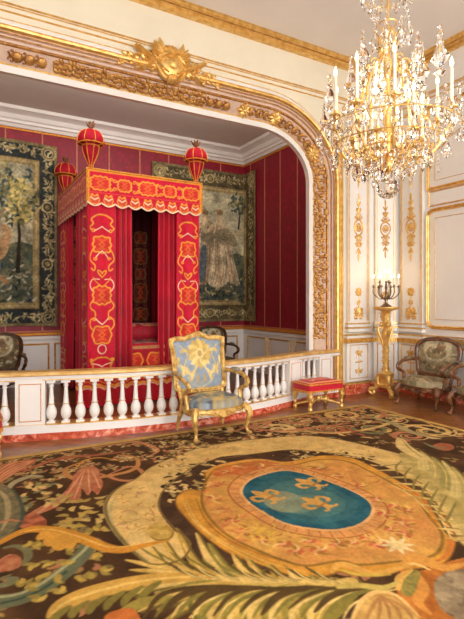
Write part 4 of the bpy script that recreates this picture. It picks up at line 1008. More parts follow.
# ------------------------------------------------------------------ tabourets
def tabouret(label, loc):
    t = empty('footstool'); tag(t, label, 'footstool', 'crimson and gold footstools by the balustrade'); w, d = .63, .40
    cv = Canvas(-w/2, -d/2, w/2, d/2, 200, (190, 12, 44)); Q = [(-w*.43, -d*.40), (w*.43, -d*.40), (w*.43, d*.40), (-w*.43, d*.40), (-w*.43, -d*.40)]
    cv.stroke(Q, .022, (236, 176, 96)); filled(cv, 0, 0, .22, .14, 6, fill=(210, 60, 50), t=.015)
    for q in (-1, 1):
        for k in (-1, 1): cv.spiral(q*.17, k*.07, .045, 0, 1.3, .014, (236, 190, 120), q*k); cv.leaf(q*.1, k*.03, (0 if q > 0 else PI)+k*q*.6, .09, .016, (240, 200, 130))
    def out(n=72, p=9): return [((abs(math.cos(2*PI*i/n))**p+abs(math.sin(2*PI*i/n))**p)**(-1/p)*math.cos(2*PI*i/n)*w/2, (abs(math.cos(2*PI*i/n))**p+abs(math.sin(2*PI*i/n))**p)**(-1/p)*math.sin(2*PI*i/n)*d/2) for i in range(n)]
    disk_cloth('cushion', out(), cv, .045, 'embroid', t, map3=lambda a, b_, h_: (a, b_, .335+h_), thick=.0)
    g = G(); o_ = out(); n = len(o_); g.add([(x*k, y*k, z) for (k, z) in ((.96, .245), (1.0, .25), (1.02, .29), (1.0, .337), (.9, .345)) for x, y in o_], [(j*n+i, j*n+(i+1) % n, (j+1)*n+(i+1) % n, (j+1)*n+i) for j in range(4) for i in range(n)]+[tuple(range(n-1, -1, -1))])
    g.build('cushion_side', 'velvet', t)
    g = G()
    for z in (.252, .335): g.tube([(x*1.025, y*1.025, z) for x, y in o_+[o_[0]]], .009, 6)
    for i in range(0, n, 1): x, y = o_[i]; g.tube([(x*1.03, y*1.03, .25), (x*1.03, y*1.03, .225)], .006, 4)
    g.build('fringe', 'trimgold', t)
    for qx in (-1, 1):
        for qy in (-1, 1):
            g = G(); x, y = qx*(w/2-.035), qy*(d/2-.035)
            g.lathe([(.03, 0), (.036, .02), (.03, .045), (.018, .055), (.024, .075), (.024, .1), (.016, .11), (.03, .15), (.038, .19), (.03, .21), (.034, .225), (.034, .25)], (x, y, 0), 12)
            for k in range(4): a = k*PI/2+.7; g.blob((x+.03*math.cos(a), y+.03*math.sin(a), .18), .014, .014, .03, 6, 4)
            g.build('leg', 'gold', t)
    g = G(); 
    for q in (-1, 1):
        P = crom([(-(w/2-.05), q*(d/2-.05)), (-.15, q*.05), (0, 0), (.15, -q*.05), (w/2-.05, -q*(d/2-.05))], 5); g.tube([(x, y, .07+.04*math.cos(x*8)) for x, y in P], [.018]*len(P), 8)
        for k in (-1, 1): g.tube([(k*.12+.035*math.cos(a*.7)*(1-a*.08), q*.05+.01, .10+.035*math.sin(a*.7)*(1-a*.08)) for a in range(9)], .012, 6)
    g.blob((0, 0, .12), .035, .035, .045, 10, 6); g.build('stretcher', 'gold', t)
    t.location = loc; t.scale = (1, 1, 1.08); return t
s1 = tabouret('low crimson velvet footstool with gilt legs, below the right end of the balustrade', (4.45, 5.25, 0))
s2 = copy_tree(s1); s2['label'] = 'crimson footstool at the left edge of the picture, only its corner and gilt leg showing'; s2.location = (.085, 5.27, 0)

# ------------------------------------------------------------------ torchere with candelabrum
TX, TY = 5.90, 5.33
t = empty('torchere', (TX, TY, 0)); tag(t, 'tall carved giltwood candle stand with scroll feet in the corner by the pilasters', 'candle stand')
g = G(); g.lathe([(.05, 1.30), (.07, 1.33), (.10, 1.35), (.19, 1.37), (.20, 1.385), (.20, 1.405), (.185, 1.41), (.05, 1.41)], (0, 0, 0), 28); g.build('tray', 'gold', t)
g = G(); g.lathe([(.11, .34), (.12, .36), (.08, .38), (.055, .40), (.05, .46), (.04, .50), (.034, .62), (.042, .70), (.05, .76), (.04, .80), (.048, .88), (.06, .95), (.07, 1.0), (.055, 1.04), (.05, 1.10), (.062, 1.16), (.062, 1.26), (.05, 1.30), (.07, 1.33)], (0, 0, 0), 16)
for k in range(3):
    a = 2*PI*k/3-PI/2-.5; c, s_ = math.cos(a), math.sin(a)
    # scroll consoles under the capital, leaves along the shaft
    P = [(r_*c, r_*s_, z) for r_, z in ((.05, .80), (.07, .90), (.11, .98), (.13, 1.05), (.11, 1.09), (.085, 1.07), (.09, 1.04))]; g.tube(P, [.02, .024, .026, .024, .02, .016, .012], 8)
    for z in (.45, .53, .61, .69, .77): g.blob((c*.045, s_*.045, z), .018, .018, .036, 6, 4)
    g.blob((c*.075, s_*.075, 1.13), .03, .03, .04, 8, 5); g.blob((c*.06, s_*.06, 1.22), .022, .022, .05, 8, 5)
for k in range(12): a = 2*PI*k/12; g.blob((.055*math.cos(a), .055*math.sin(a), 1.285), .014, .014, .02, 6, 4)
g.build('shaft', 'gold', t)
g = G(); g.lathe([(.10, .13), (.13, .15), (.13, .18), (.10, .20), (.09, .28), (.12, .33), (.13, .36), (.06, .37)], (0, 0, 0), 3*6, rfun=lambda a, z: 1+.1*math.cos(3*a)); g.build('base', 'gold', t)
for k in range(3):
    a = 2*PI*k/3-PI/2-.5; c, s_ = math.cos(a), math.sin(a); g = G()
    P = crom([(.07, .34), (.12, .30), (.13, .22), (.12, .16), (.17, .11), (.235, .10), (.255, .055), (.225, .022), (.19, .04), (.195, .07), (.215, .07)], 4); rr = [.04-.018*i/len(P) for i in range(len(P))]
    g.tube([(x*c, x*s_, max(z, rr[i]*.5+.004)) for i, (x, z) in enumerate(P)], rr, 8)
    for (x, z, r_) in ((.13, .30, .03), (.16, .14, .03), (.10, .22, .028)): g.blob((x*c, x*s_, z), r_, r_, r_*1.4, 8, 5)
    g.build('scroll_foot', 'gold', t)
FL = [(.001, 0), (.007, .008), (.0095, .018), (.007, .032), (.003, .045), (.0005, .055)]
def candle_at(par, p, h, r_=.009, scale=1.0):
    g = G(); g.lathe([(r_, 0), (r_, h*.96), (r_*.7, h)], p, 10); o = g.build('candle', 'candle', par)
    g = G(); g.lathe([(a*scale, b_*scale) for a, b_ in FL], (p[0], p[1], p[2]+h+.002), 10); g.build('flame', 'flame', o); return o
def lamp(p, e, r_=.02, col=(1, .72, .38)):
    d = bpy.data.lights.new('candle_light', 'POINT'); d.energy = e; d.shadow_soft_size = r_; d.color = col
    o = bpy.data.objects.new('candle_light', d); C.objects.link(o); o.location = p; return o
t = empty('candelabrum', (TX, TY, 1.41)); tag(t, 'branched silver candelabrum with lit candles standing on the gilt candle stand', 'candelabrum')
g = G(); g.lathe([(.07, 0), (.075, .01), (.05, .025), (.025, .04), (.018, .06), (.028, .09), (.016, .12), (.022, .16), (.014, .2), (.02, .25), (.012, .3), (.016, .33)], (0, 0, 0), 14); g.build('stem', 'silver', t)
spots = [(2*PI*k/6+.35, .17, .26) for k in range(6)]+[(2*PI*k/3+.1, .085, .32) for k in range(3)]+[(0, .0, .33)]
for (a, R_, z) in spots:
    c, s_ = math.cos(a), math.sin(a)
    if R_ > .01:
        g = G(); P = crom([(.0, .12+.05*(k_ := random.random())), (R_*.4, .10), (R_*.85, .14), (R_*1.04, .19), (R_, z)], 5); g.tube([(x*c, x*s_, q) for x, q in P], .007, 7)
        g.lathe([(.008, z-.02), (.012, z-.012), (.026, z-.006), (.026, z), (.012, z+.002), (.012, z+.02)], (R_*c, R_*s_, 0), 12); g.build('arm', 'silver', t)
    candle_at(t, (R_*c, R_*s_, z+.01), .10, .007, .9)
for k in range(6):
    a = 2*PI*k/6+.35; g = G(); g.lathe([(.001, -.035), (.008, -.02), (.004, 0)], (.175*math.cos(a), .175*math.sin(a), .20), 6); g.build('crystal_drop', 'crystal', t, smooth=False)
lamp((TX, TY-.0, 1.41+.52), 1.1, .10, (1, .62, .3))
t.scale = (1.12, 1.12, 1.22)
# ================================================================== CHANDELIER
CC = FW*3.88+RT*1.26; CHX, CHY = CC.x, CC.y
chd = empty('chandelier', (CHX, CHY, 0)); chd.location.z = 2.32
tag(chd, 'large gilt bronze chandelier with crystal drops and tall lit candles hanging from the ceiling', 'chandelier')
ZB = 2.32
def zz(py): return 1.5+(301-py)*3.88/480-ZB
g = G(); g.lathe([(.012, zz(150)), (.03, zz(146)), (.05, zz(140)), (.035, zz(132)), (.022, zz(120)), (.03, zz(112)), (.02, zz(100)), (.016, zz(80)), (.028, zz(70)), (.034, zz(62)), (.018, zz(54)), (.012, zz(30)), (.01, zz(0)), (.01, H-ZB-.05)], (0, 0, 0), 14)
g.build('stem', 'goldb', chd)
g = G(); g.lathe([(.004, H-ZB-.14), (.03, H-ZB-.12), (.05, H-ZB-.06), (.12, H-ZB-.03), (.13, H-ZB)], (0, 0, 0), 20); g.build('ceiling_rose', 'gold', chd)
# crystal shapes, each a mesh shared by its copies
def cmesh(name, prof, seg=6, rfun=None):
    g = G(); g.lathe(prof, (0, 0, 0), seg, rfun=rfun); o = g.build(name, 'crystal', chd, smooth=False); return o
protos = {}
protos['drop'] = cmesh('crystal_drop', [(.001, -.085), (.013, -.07), (.020, -.05), (.016, -.028), (.006, -.008), (.004, 0)], 6)
protos['leafd'] = cmesh('crystal_drop', [(.001, -.11), (.018, -.085), (.028, -.055), (.02, -.025), (.004, 0)], 8, rfun=lambda a, z: abs(math.cos(a))*.65+.35)
protos['chain'] = cmesh('crystal_chain', [(.001, -.15), (.008, -.135), (.011, -.12), (.004, -.105), (.010, -.09), (.004, -.075), (.009, -.06), (.003, -.045), (.008, -.03), (.003, -.015), (.004, 0)], 6)
protos['spire'] = cmesh('crystal_spire', [(.02, 0), (.03, .02), (.014, .04), (.02, .05), (.046, .10), (.03, .14), (.016, .17), (.02, .185), (.012, .20), (.016, .23), (.006, .26), (.014, .275), (.001, .295)], 8, rfun=lambda a, z: 1+.12*math.cos(4*a))
def rosette():
    g = G(); n = 14; vs = []; 
    for s_ in (-.006, .006):
        vs.append((0, s_*1.8, 0))
        for i in range(2*n): a = PI*i/n; r_ = .034 if i % 2 == 0 else .024; vs.append((r_*math.cos(a), s_, r_*math.sin(a)))
    k = 2*n; f = [(0, 1+i, 1+(i+1) % k) for i in range(k)]+[(k+1, k+2+(i+1) % k, k+2+i) for i in range(k)]+[(1+i, k+2+i, k+2+(i+1) % k, 1+(i+1) % k) for i in range(k)]
    g.add(vs, f); return g.build('crystal_rosette', 'crystal', chd, smooth=False)
protos['ros'] = rosette()
used = set(); cnt = {k: 0 for k in protos}; extra = []
def crystal(kind, x, y, z, s=1.0, rz=None):
    p = protos[kind]; m_ = Matrix.Translation((x, y, z)) @ Matrix.Rotation(random.random()*6.28 if rz is None else rz, 4, 'Z') @ Matrix.Scale(s, 4)
    if cnt[kind] >= (95 if kind == 'drop' else 48): extra.append((p.data, m_)); return
    o = p if cnt[kind] == 0 else p.copy()
    if cnt[kind]: C.objects.link(o); o.parent = chd
    cnt[kind] += 1; o.matrix_local = m_
# candle arms, two tiers
CUPZ = 3.0-ZB; R1 = .47; a0 = math.atan2(-FW.y, -FW.x)
arms = []
for dg in (-82, -48, -12, 62, 100, 138, 180, -125): arms.append((a0+math.radians(dg), .44 if dg != 62 else .47, CUPZ-.02, .285, 1.0))
for k in range(6):
    a = a0+.45+2*PI*k/6; arms.append((a, .27, zz(140), .27, .9))
for (a, R_, z, hc, s_) in arms:
    c, q = math.cos(a), math.sin(a); g = G()
    zh = zz(146)
    P = crom([(.03, zh), (R_*.3, zh-.10), (R_*.7, zh-.10), (R_*.98, z-.13), (R_*1.05, z-.06), (R_, z-.01)], 6); n = len(P)
    g.tube([(x*c, x*q, w_) for x, w_ in P], [.012-.004*i/n for i in range(n)], 7)
    P = [(R_*.55+.05*math.cos(t)*(1-t/9), zh-.03+.05*math.sin(t)*(1-t/9)) for t in [i*.5 for i in range(14)]]; g.tube([(x*c, x*q, w_) for x, w_ in P], .006, 6)
    g.build('arm', 'goldb', chd)
    g = G(); g.lathe([(.006, z-.045), (.014, z-.03), (.010, z-.02), (.03, z-.012), (.045, z-.004), (.047, z+.002), (.016, z+.004), (.018, z+.03), (.012, z+.034)], (R_*c, R_*q, 0), 16, rfun=lambda b_, w_: 1+.1*math.cos(8*b_)); g.build('candle_cup', 'goldb', chd)
    candle_at(chd, (R_*c, R_*q, z+.02), hc, .0125, 1.45)
    for j in range(6):
        b_ = 2*PI*j/6; crystal('drop' if j % 2 else 'chain', R_*c+.045*math.cos(b_), R_*q+.045*math.sin(b_), z-.005, .9)
    crystal('leafd', R_*c*.98, R_*q*.98, z-.10, 1.1); crystal('ros', R_*c*1.02, R_*q*1.02, z-.045, 1.0, rz=a+PI/2)
# bronze cage: bowed bars from the crown to the rim and scrolls inside
for k in range(8):
    a = a0+2*PI*(k+.5)/8; c, q = math.cos(a), math.sin(a); g = G()
    P = crom([(.03, zz(28)), (.08, zz(40)), (.06, zz(56)), (.14, zz(70)), (.20, zz(90)), (.22, zz(112)), (.32, zz(128)), (.36, zz(140))], 6); n = len(P)
    g.tube([(x*c, x*q, w_) for x, w_ in P], [.005+.004*math.sin(PI*i/n) for i in range(n)], 7)
    P = [(.12+.05*math.cos(t)*(1-t/8), zz(66)+.05*math.sin(t)*(1-t/8)) for t in [i*.5 for i in range(12)]]; g.tube([(x*c, x*q, w_) for x, w_ in P], .006, 6)
    for t in (10, 18, 26, 34): x, w_ = crom([(.03, zz(28)), (.08, zz(40)), (.06, zz(56)), (.14, zz(70)), (.20, zz(90)), (.22, zz(112)), (.32, zz(128)), (.36, zz(140))], 6)[t]; g.blob((x*c, x*q, w_), .016, .016, .022, 7, 5)
    g.build('cage_bar', 'goldb', chd)
    # spires standing on the cage
    if k % 2 == 0: crystal('spire', .36*c, .36*q, zz(108), 1.25)
    if k % 2: crystal('spire', .19*c, .19*q, zz(88), .9)
    crystal('ros', .17*c, .17*q, zz(72), .9, rz=a+PI/2); crystal('chain', .21*c, .21*q, zz(92), 1)
    crystal('leafd', .13*c, .13*q, zz(64), .9); crystal('drop', .08*c, .08*q, zz(42), .9); crystal('ros', .27*c, .27*q, zz(118), 1.1, rz=a+PI/2)
    if k % 2: crystal('spire', .10*c, .10*q, zz(50), .9)
    crystal('spire', .52*c, .52*q, zz(122), .8) if k % 2 else None
for (dr, dd, py, s_) in ((-.48, -.03, 112, 1.0), (.30, -.28, 92, 1.35), (-.23, -.10, 80, 1.2), (.14, -.05, 48, 1.0), (.24, 0, 70, 1.1), (-.18, -.3, 120, 1.1), (-.02, -.42, 122, 1.0), (.42, -.1, 128, 1.1), (-.36, -.2, 130, .9)): q_ = RT*dr+FW*dd; crystal('spire', q_.x, q_.y, zz(py), s_)
# crown of drops at the top
g = G()
for (rr, py) in ((.2, -8), (.07, 24)): g.tube([(rr*math.cos(2*PI*i/24), rr*math.sin(2*PI*i/24), zz(py)) for i in range(25)], .006, 6)
for k in range(6): a = 2*PI*k/6; g.tube([(0, 0, zz(-8)), (.1*math.cos(a), .1*math.sin(a), zz(-18)), (.2*math.cos(a), .2*math.sin(a), zz(-8))], .005, 6)
g.build('crown', 'goldb', chd)
for k in range(16): a = 2*PI*k/16; crystal('drop', .2*math.cos(a), .2*math.sin(a), zz(-8)); crystal('leafd', .13*math.cos(a), .13*math.sin(a), zz(-6), .8)
crystal('ros', .0-RT.x*.10, 0-RT.y*.10, zz(18), 1.3, rz=a0+PI/2)
# rings that carry the skirts of drops
g = G()
for (rr, py) in ((.55, 132), (.44, 146), (.32, 154), (.2, 160)): g.tube([(rr*math.cos(2*PI*i/40), rr*math.sin(2*PI*i/40), zz(py)) for i in range(41)], .005, 6)
g.build('drop_ring', 'goldb', chd)
for (rr, py, n_, kinds, s_) in ((.55, 132, 30, ('drop', 'chain', 'leafd'), 1.15), (.50, 120, 18, ('drop', 'drop'), 1.0), (.44, 146, 28, ('leafd', 'drop', 'chain'), 1.2), (.32, 154, 22, ('leafd', 'drop', 'leafd'), 1.25), (.2, 160, 14, ('leafd', 'chain'), 1.3), (.12, 164, 9, ('leafd', 'drop'), 1.2), (.36, 132, 16, ('drop', 'ros'), 1), (.25, 120, 12, ('chain', 'drop'), 1)):
    for i in range(n_):
        a = 2*PI*(i+.3*random.random())/n_; crystal(kinds[i % len(kinds)], rr*math.cos(a), rr*math.sin(a), zz(py)+random.uniform(-.02, .02), s_*random.uniform(.85, 1.15), rz=a+PI/2)
# base finial: bronze cup and faceted crystal ball
g = G(); g.lathe([(.02, zz(173)), (.05, zz(168)), (.055, zz(163)), (.03, zz(156)), (.015, zz(146))], (0, 0, 0), 16); g.build('base_cup', 'goldb', chd)
g = G(); g.blob((0, 0, .09+.0), .09, .09, .085, 14, 9); g.build('crystal_ball', 'crystal', chd, smooth=False)
if extra:
    vs = []; fs = []
    for me, m_ in extra:
        k = len(vs); vs += [m_ @ v.co for v in me.vertices]; fs += [tuple(i+k for i in p.vertices) for p in me.polygons]
    g = G(); g.add(vs, fs); o = g.build('crystal_strings', 'crystal', chd, smooth=False); o['kind'] = 'stuff'
for (dx, h) in ((0, .7), ): lamp((CHX, CHY, ZB+1.08), 7, .3, (1, .85, .65))
lamp((CHX, CHY, ZB+.55), 3, .2, (1, .85, .65))
# ================================================================== CARPET
KX0, KX1, KY1, KY0 = -.12, 5.10, 5.03, 1.0
cv = Canvas(KX0, KY0, KX1, KY1, 150, (86, 62, 42)); rg = random.Random(21)
def F(*pp): return [tuple(on_floor(x, y)[:2]) for x, y in pp]       # traced points of the woven design, laid out on the floor
def blobf(pp, col, col2=None, cell=14, seed=1, k=6, alpha=1): cv.poly(crom(F(*pp), k, True), col, col2=col2, cell=cell, seed=seed, alpha=alpha)
def line(pp, w, col, k=6, taper=True, alpha=1):
    P = crom(F(*pp), k); n = len(P)
    cv.stroke(P, [w*(.25+.75*math.sin(PI*min(1, .08+.95*i/n))) if taper else w for i in range(n)], col, alpha)
cv.poly([(KX0, KY0), (KX1, KY0), (KX1, KY1), (KX0, KY1)], (92, 66, 44), col2=(70, 50, 34), cell=40)
STRAW = (230, 204, 142); STR2 = (222, 192, 128); PINK = (200, 138, 106); PINK2 = (172, 106, 80); OLV = (140, 132, 70); OLV2 = (104, 102, 56); GLD = (212, 154, 62); GLD2 = (184, 124, 50); CRM = (228, 204, 150); TEAL = (126, 130, 102)
# scattered sprigs on the dark field
def sprig(x, y, s, cols):
    a = rg.random()*6.28
    for k in range(rg.randint(3, 6)):
        b = a+rg.uniform(-1.4, 1.4); cv.leaf(x+rg.uniform(-.03, .03)*s, y+rg.uniform(-.03, .03)*s, b, .055*s, .026*s, rg.choice(cols), rg.uniform(-1, 1))
    if rg.random() < .4: cv.ell(x, y, .018*s, .018*s, rg.choice(cols))
for k in range(420):
    x = rg.uniform(KX0, KX1); y = rg.uniform(KY0, KY1)
    sprig(x, y, rg.uniform(.7, 1.4), ((166, 144, 88), (184, 160, 102), (142, 128, 78), (180, 128, 96), (134, 126, 96)))
for k in range(420):      # the denser ground of the top border band
    x = rg.uniform(KX0, KX1); y = rg.uniform(4.2, 4.95); sprig(x, y, rg.uniform(.8, 1.3), ((196, 176, 126), (214, 190, 140), (190, 130, 100), (150, 138, 92), (98, 76, 52)))
# back border scrolls
for (cx, cy, r, hd, c) in ((300, 421, .30, 1, PINK), (345, 416, .25, -1, STR2), (255, 425, .25, -1, PINK), (392, 420, .26, 1, CRM), (430, 432, .3, -1, STR2), (215, 430, .2, 1, CRM), (330, 430, .2, 1, PINK2), (410, 437, .2, -1, PINK), (372, 430, .22, 1, TEAL), (280, 430, .2, -1, CRM)):
    x, y = F((cx, cy))[0]; cv.spiral(x, y, r, rg.random()*6, 1.3, .075, c, hd); cv.spiral(x, y, r*.97, rg.random()*6, .9, .02, CRM, hd)
for pp, w, c in ((((232, 433), (262, 424), (300, 417), (340, 420), (372, 417)), .07, PINK), (((300, 432), (340, 434), (378, 428), (410, 418), (440, 430)), .06, STR2), (((352, 412), (366, 408), (384, 414), (378, 420)), .09, PINK),
                 (((372, 418), (392, 424), (414, 434), (440, 440)), .10, (176, 168, 130)), (((240, 428), (280, 432), (320, 428), (350, 424)), .07, PINK), (((395, 424), (420, 428), (450, 436), (464, 438)), .05, CRM)):
    line(pp, w, c)
for k in range(60):
    x, y = F((rg.uniform(225, 464), rg.uniform(412, 440)))[0]; cv.leaf(x, y, rg.random()*6.28, .14, .05, rg.choice((PINK, STR2, CRM, PINK2, (150, 148, 116))), rg.uniform(-1.5, 1.5))
blobf(((432, 448), (440, 444), (452, 446), (454, 450), (444, 452)), PINK2)
line(((424, 444), (436, 449), (446, 449)), .05, TEAL)
# left: rose acanthus scrolls
blobf(((-6, 470), (10, 464), (34, 460), (36, 463), (26, 470), (10, 478), (-6, 488)), PINK, PINK2, 10)
for k in range(5): line(((-4, 486-k*3), (14, 474-k*2.5), (34, 462)), .016, (228, 168, 134))
line(((22, 474), (48, 463), (74, 458), (100, 456), (130, 452)), .07, PINK2)
line(((96, 448), (112, 446), (135, 443), (150, 447), (158, 452), (148, 458)), .06, PINK)
line(((100, 475), (122, 482), (140, 480), (143, 474), (130, 468), (104, 478)), .05, PINK)
line(((80, 464), (66, 470), (68, 477), (80, 481), (98, 479), (128, 473), (138, 466), (134, 458), (118, 456)), .06, (196, 146, 92))
line(((118, 462), (100, 459), (84, 462), (76, 470)), .03, GLD)
blobf(((20, 522), (36, 511), (52, 502), (64, 494), (72, 484), (74, 476), (86, 468), (98, 470), (100, 478), (103, 485), (98, 496), (92, 492), (88, 497), (82, 490), (80, 500), (72, 505), (68, 498), (58, 508), (44, 514), (30, 520), (22, 526)), PINK, (186, 112, 88), 10)
for pp in (((74, 500), (80, 486), (84, 472)), ((90, 494), (89, 484), (88, 470)), ((100, 490), (96, 480), (92, 472)), ((64, 500), (74, 486), (82, 474)), ((28, 521), (48, 508), (64, 496))): line(pp, .014, (232, 178, 146))
blobf(((20, 522), (34, 515), (46, 522), (44, 534), (30, 532), (18, 528)), (190, 120, 92), (150, 84, 62), 8)
# left: straw and green knots
for k in range(26):
    x, y = F((rg.uniform(26, 62), rg.uniform(482, 510)))[0]; cv.leaf(x, y, rg.random()*6.28, .09, .04, rg.choice((STRAW, (176, 166, 110), TEAL, (150, 150, 100), PINK)), 1)
for k in range(30):
    x, y = F((rg.uniform(48, 110), rg.uniform(498, 530)))[0]; cv.leaf(x, y, rg.random()*6.28, .08, .045, rg.choice(((190, 168, 96), (170, 150, 84), (206, 182, 116))), 1)
line(((42, 478), (30, 478), (14, 484), (8, 492)), .07, (176, 172, 146))
# grey blue vase
blobf(((-8, 484), (4, 486), (14, 494), (22, 506), (24, 520), (16, 532), (6, 540), (-8, 542)), (140, 132, 104), (112, 112, 92), 10)
line(((12, 490), (20, 502), (23, 516), (17, 530), (6, 539)), .03, (80, 92, 84)); line(((-4, 490), (6, 500), (8, 516), (2, 532)), .04, (178, 170, 136))
line(((-8, 528), (8, 522), (20, 523)), .03, PINK)
# teal ribbon
line(((-8, 604), (16, 602), (36, 594), (58, 580), (76, 564), (86, 552), (92, 544)), .11, (108, 118, 96), taper=False); line(((-8, 600), (16, 597), (38, 588), (58, 574), (78, 558), (88, 548)), .025, (176, 182, 150), taper=False); line(((0, 606), (24, 600), (48, 588), (66, 574)), .02, (66, 86, 76), taper=False)
line(((4, 550), (16, 548), (26, 552), (28, 560), (20, 566), (10, 562)), .05, (120, 122, 94)); blobf(((2, 560), (14, 556), (22, 562), (18, 570), (4, 574), (-8, 574)), PINK, PINK2, 8)
line(((-8, 590), (8, 586), (14, 582), (8, 580)), .06, TEAL)
for (x, y) in ((20, 586), (30, 588), (38, 602), (44, 578), (60, 594), (50, 566), (66, 565), (34, 568), (58, 580), (90, 578), (104, 572), (80, 580), (70, 552), (98, 557), (36, 548), (28, 547), (88, 535), (78, 528), (96, 530)):
    u, v = F((x, y))[0]; cv.ell(u, v, .035, .022, (184, 164, 84), rg.random()*3); cv.leaf(u, v, rg.random()*6, .07, .035, (160, 146, 80), 1); cv.leaf(u, v, rg.random()*6, .05, .03, (204, 180, 96), 1)
# ---- straw ring round the medallion
outer = ((150, 566), (132, 552), (116, 534), (107, 518), (106, 505), (116, 491), (136, 480), (150, 469), (172, 459), (200, 449), (240, 442), (300, 437), (335, 440), (380, 450), (420, 462), (464, 486), (500, 520), (500, 560), (464, 548), (446, 520), (432, 500), (410, 480), (385, 468), (365, 461), (345, 456), (320, 453), (290, 451), (262, 454), (235, 458), (206, 463), (186, 473), (168, 487), (160, 499), (160, 512), (172, 528), (190, 545), (180, 562))
blobf(outer, STRAW, STR2, 16, 4)
line(((150, 566), (132, 552), (116, 534), (107, 518), (106, 505), (116, 491), (136, 480)), .035, (150, 146, 104)); line(((113, 532), (110, 516), (112, 504), (122, 493)), .02, (196, 188, 142))
for k in range(34):
    x, y = F((rg.uniform(120, 158), rg.uniform(486, 534)))[0]; cv.leaf(x, y, rg.random()*6.28, .07, .014, rg.choice((PINK, (190, 152, 84), (176, 150, 90))), 1)
for k in range(60):
    x, y = F((rg.uniform(150, 420), rg.uniform(444, 456)))[0]; cv.leaf(x, y, rg.random()*6.28, .07, .012, rg.choice(((190, 152, 92), (240, 216, 160))), 1)
for k in range(40):
    x, y = F((rg.uniform(150, 205), rg.uniform(440, 462)))[0]; cv.leaf(x, y, rg.random()*6.28, .08, .035, rg.choice((CRM, PINK, (120, 96, 62), STR2)), 1)
# dark ground inside the ring with cream flowers
dark = ((208, 463), (222, 458), (248, 456), (268, 458), (290, 454), (320, 455), (345, 459), (368, 463), (390, 472), (412, 484), (430, 500), (444, 520), (450, 545), (438, 560), (232, 580), (190, 548), (170, 528), (159, 512), (159, 499), (167, 487), (185, 473))
blobf(dark, (92, 68, 52), (74, 54, 42), 14)
for k in range(110):
    t = rg.random(); x, y = F((rg.uniform(160, 226), rg.uniform(462, 505)))[0]; cv.leaf(x, y, rg.random()*6.28, .075, .035, rg.choice((CRM, STRAW, (176, 158, 110), (60, 44, 36))), 1)
for k in range(90):
    x, y = F((rg.uniform(285, 372), rg.uniform(453, 466)))[0]; cv.leaf(x, y, rg.random()*6.28, .07, .03, rg.choice((CRM, STRAW, (176, 158, 110), (60, 44, 36))), 1)
# medallion
mo = ((206, 473), (224, 465), (256, 460), (287, 463), (320, 457), (351, 459), (376, 470), (401, 484), (422, 496), (438, 510), (450, 528), (455, 545), (446, 564), (424, 570), (402, 573), (382, 578), (352, 577), (341, 574), (327, 578), (307, 581), (282, 575), (257, 566), (232, 557), (208, 541), (188, 522), (176, 507), (178, 497), (190, 491), (204, 492), (206, 482))
blobf(mo, (222, 168, 74), (208, 152, 64), 12, 8)
mi_ = ((212, 474), (225, 468), (258, 463), (288, 467), (320, 461), (348, 463), (372, 474), (396, 487), (416, 500), (429, 518), (442, 536), (439, 553), (425, 560), (395, 564), (360, 567), (340, 563), (307, 568), (282, 562), (257, 552), (232, 540), (214, 525), (203, 508), (203, 490))
blobf(mi_, (222, 176, 96), (214, 156, 90), 22, 9)
P = crom(F(*mi_), 6, True); cv.stroke(P+[P[0]], .022, (150, 116, 56)); P = crom(F(*mo), 6, True); cv.stroke(P+[P[0]], .012, (140, 98, 44))
blobf(((212, 474), (225, 468), (258, 463), (282, 466), (270, 472), (250, 478), (232, 476), (218, 478)), (212, 132, 76), (196, 110, 62), 10)
line(((204, 474), (222, 466), (256, 461), (285, 464)), .03, (226, 168, 96)); 
line(((400, 486), (422, 500), (436, 516), (450, 534), (448, 556), (430, 566)), .05, (204, 130, 64)); line(((396, 488), (414, 499), (428, 514)), .02, (236, 200, 132))
# olive inside shading line of the ring, lobes at the foot
line(((430, 520), (442, 524), (446, 518), (440, 512)), .05, GLD2)
# blue cartouche with ribbed border
bl = ((243, 491), (254, 480), (281, 472.5), (303, 475), (330, 484), (352, 493), (368, 503), (371, 514), (360, 525), (337, 531), (312, 530), (284, 524), (260, 511), (247, 501))
Pb = crom(F(*bl), 8, True); bcx = sum(p[0] for p in Pb)/len(Pb); bcy = sum(p[1] for p in Pb)/len(Pb)
sc = lambda k: [(bcx+(x-bcx)*k, bcy+(y-bcy)*k) for x, y in Pb]
cv.poly(sc(1.24), (222, 164, 104)); P = sc(1.24); cv.stroke(P+[P[0]], .014, (176, 112, 62))
for i in range(0, len(Pb), 3):
    x, y = Pb[i]; cv.stroke([(bcx+(x-bcx)*1.02, bcy+(y-bcy)*1.02), (bcx+(x-bcx)*1.2, bcy+(y-bcy)*1.2)], .010, (190, 122, 74))
cv.poly(sc(1.05), (232, 190, 138)); cv.poly(Pb, (52, 110, 136), col2=(36, 92, 122), cell=14, seed=4)
for (kk, col) in ((.8, (72, 128, 146)), (.62, (96, 144, 150))): cv.poly(sc(kk), col, alpha=.6, col2=tuple(c*.86 for c in col), cell=12)
x, y = F((284, 503))[0]; cv.ell(x, y, .19, .15, (166, 166, 138), 1.2, .75); cv.ell(x+.1, y-.1, .2, .12, (130, 156, 146), .3, .5)
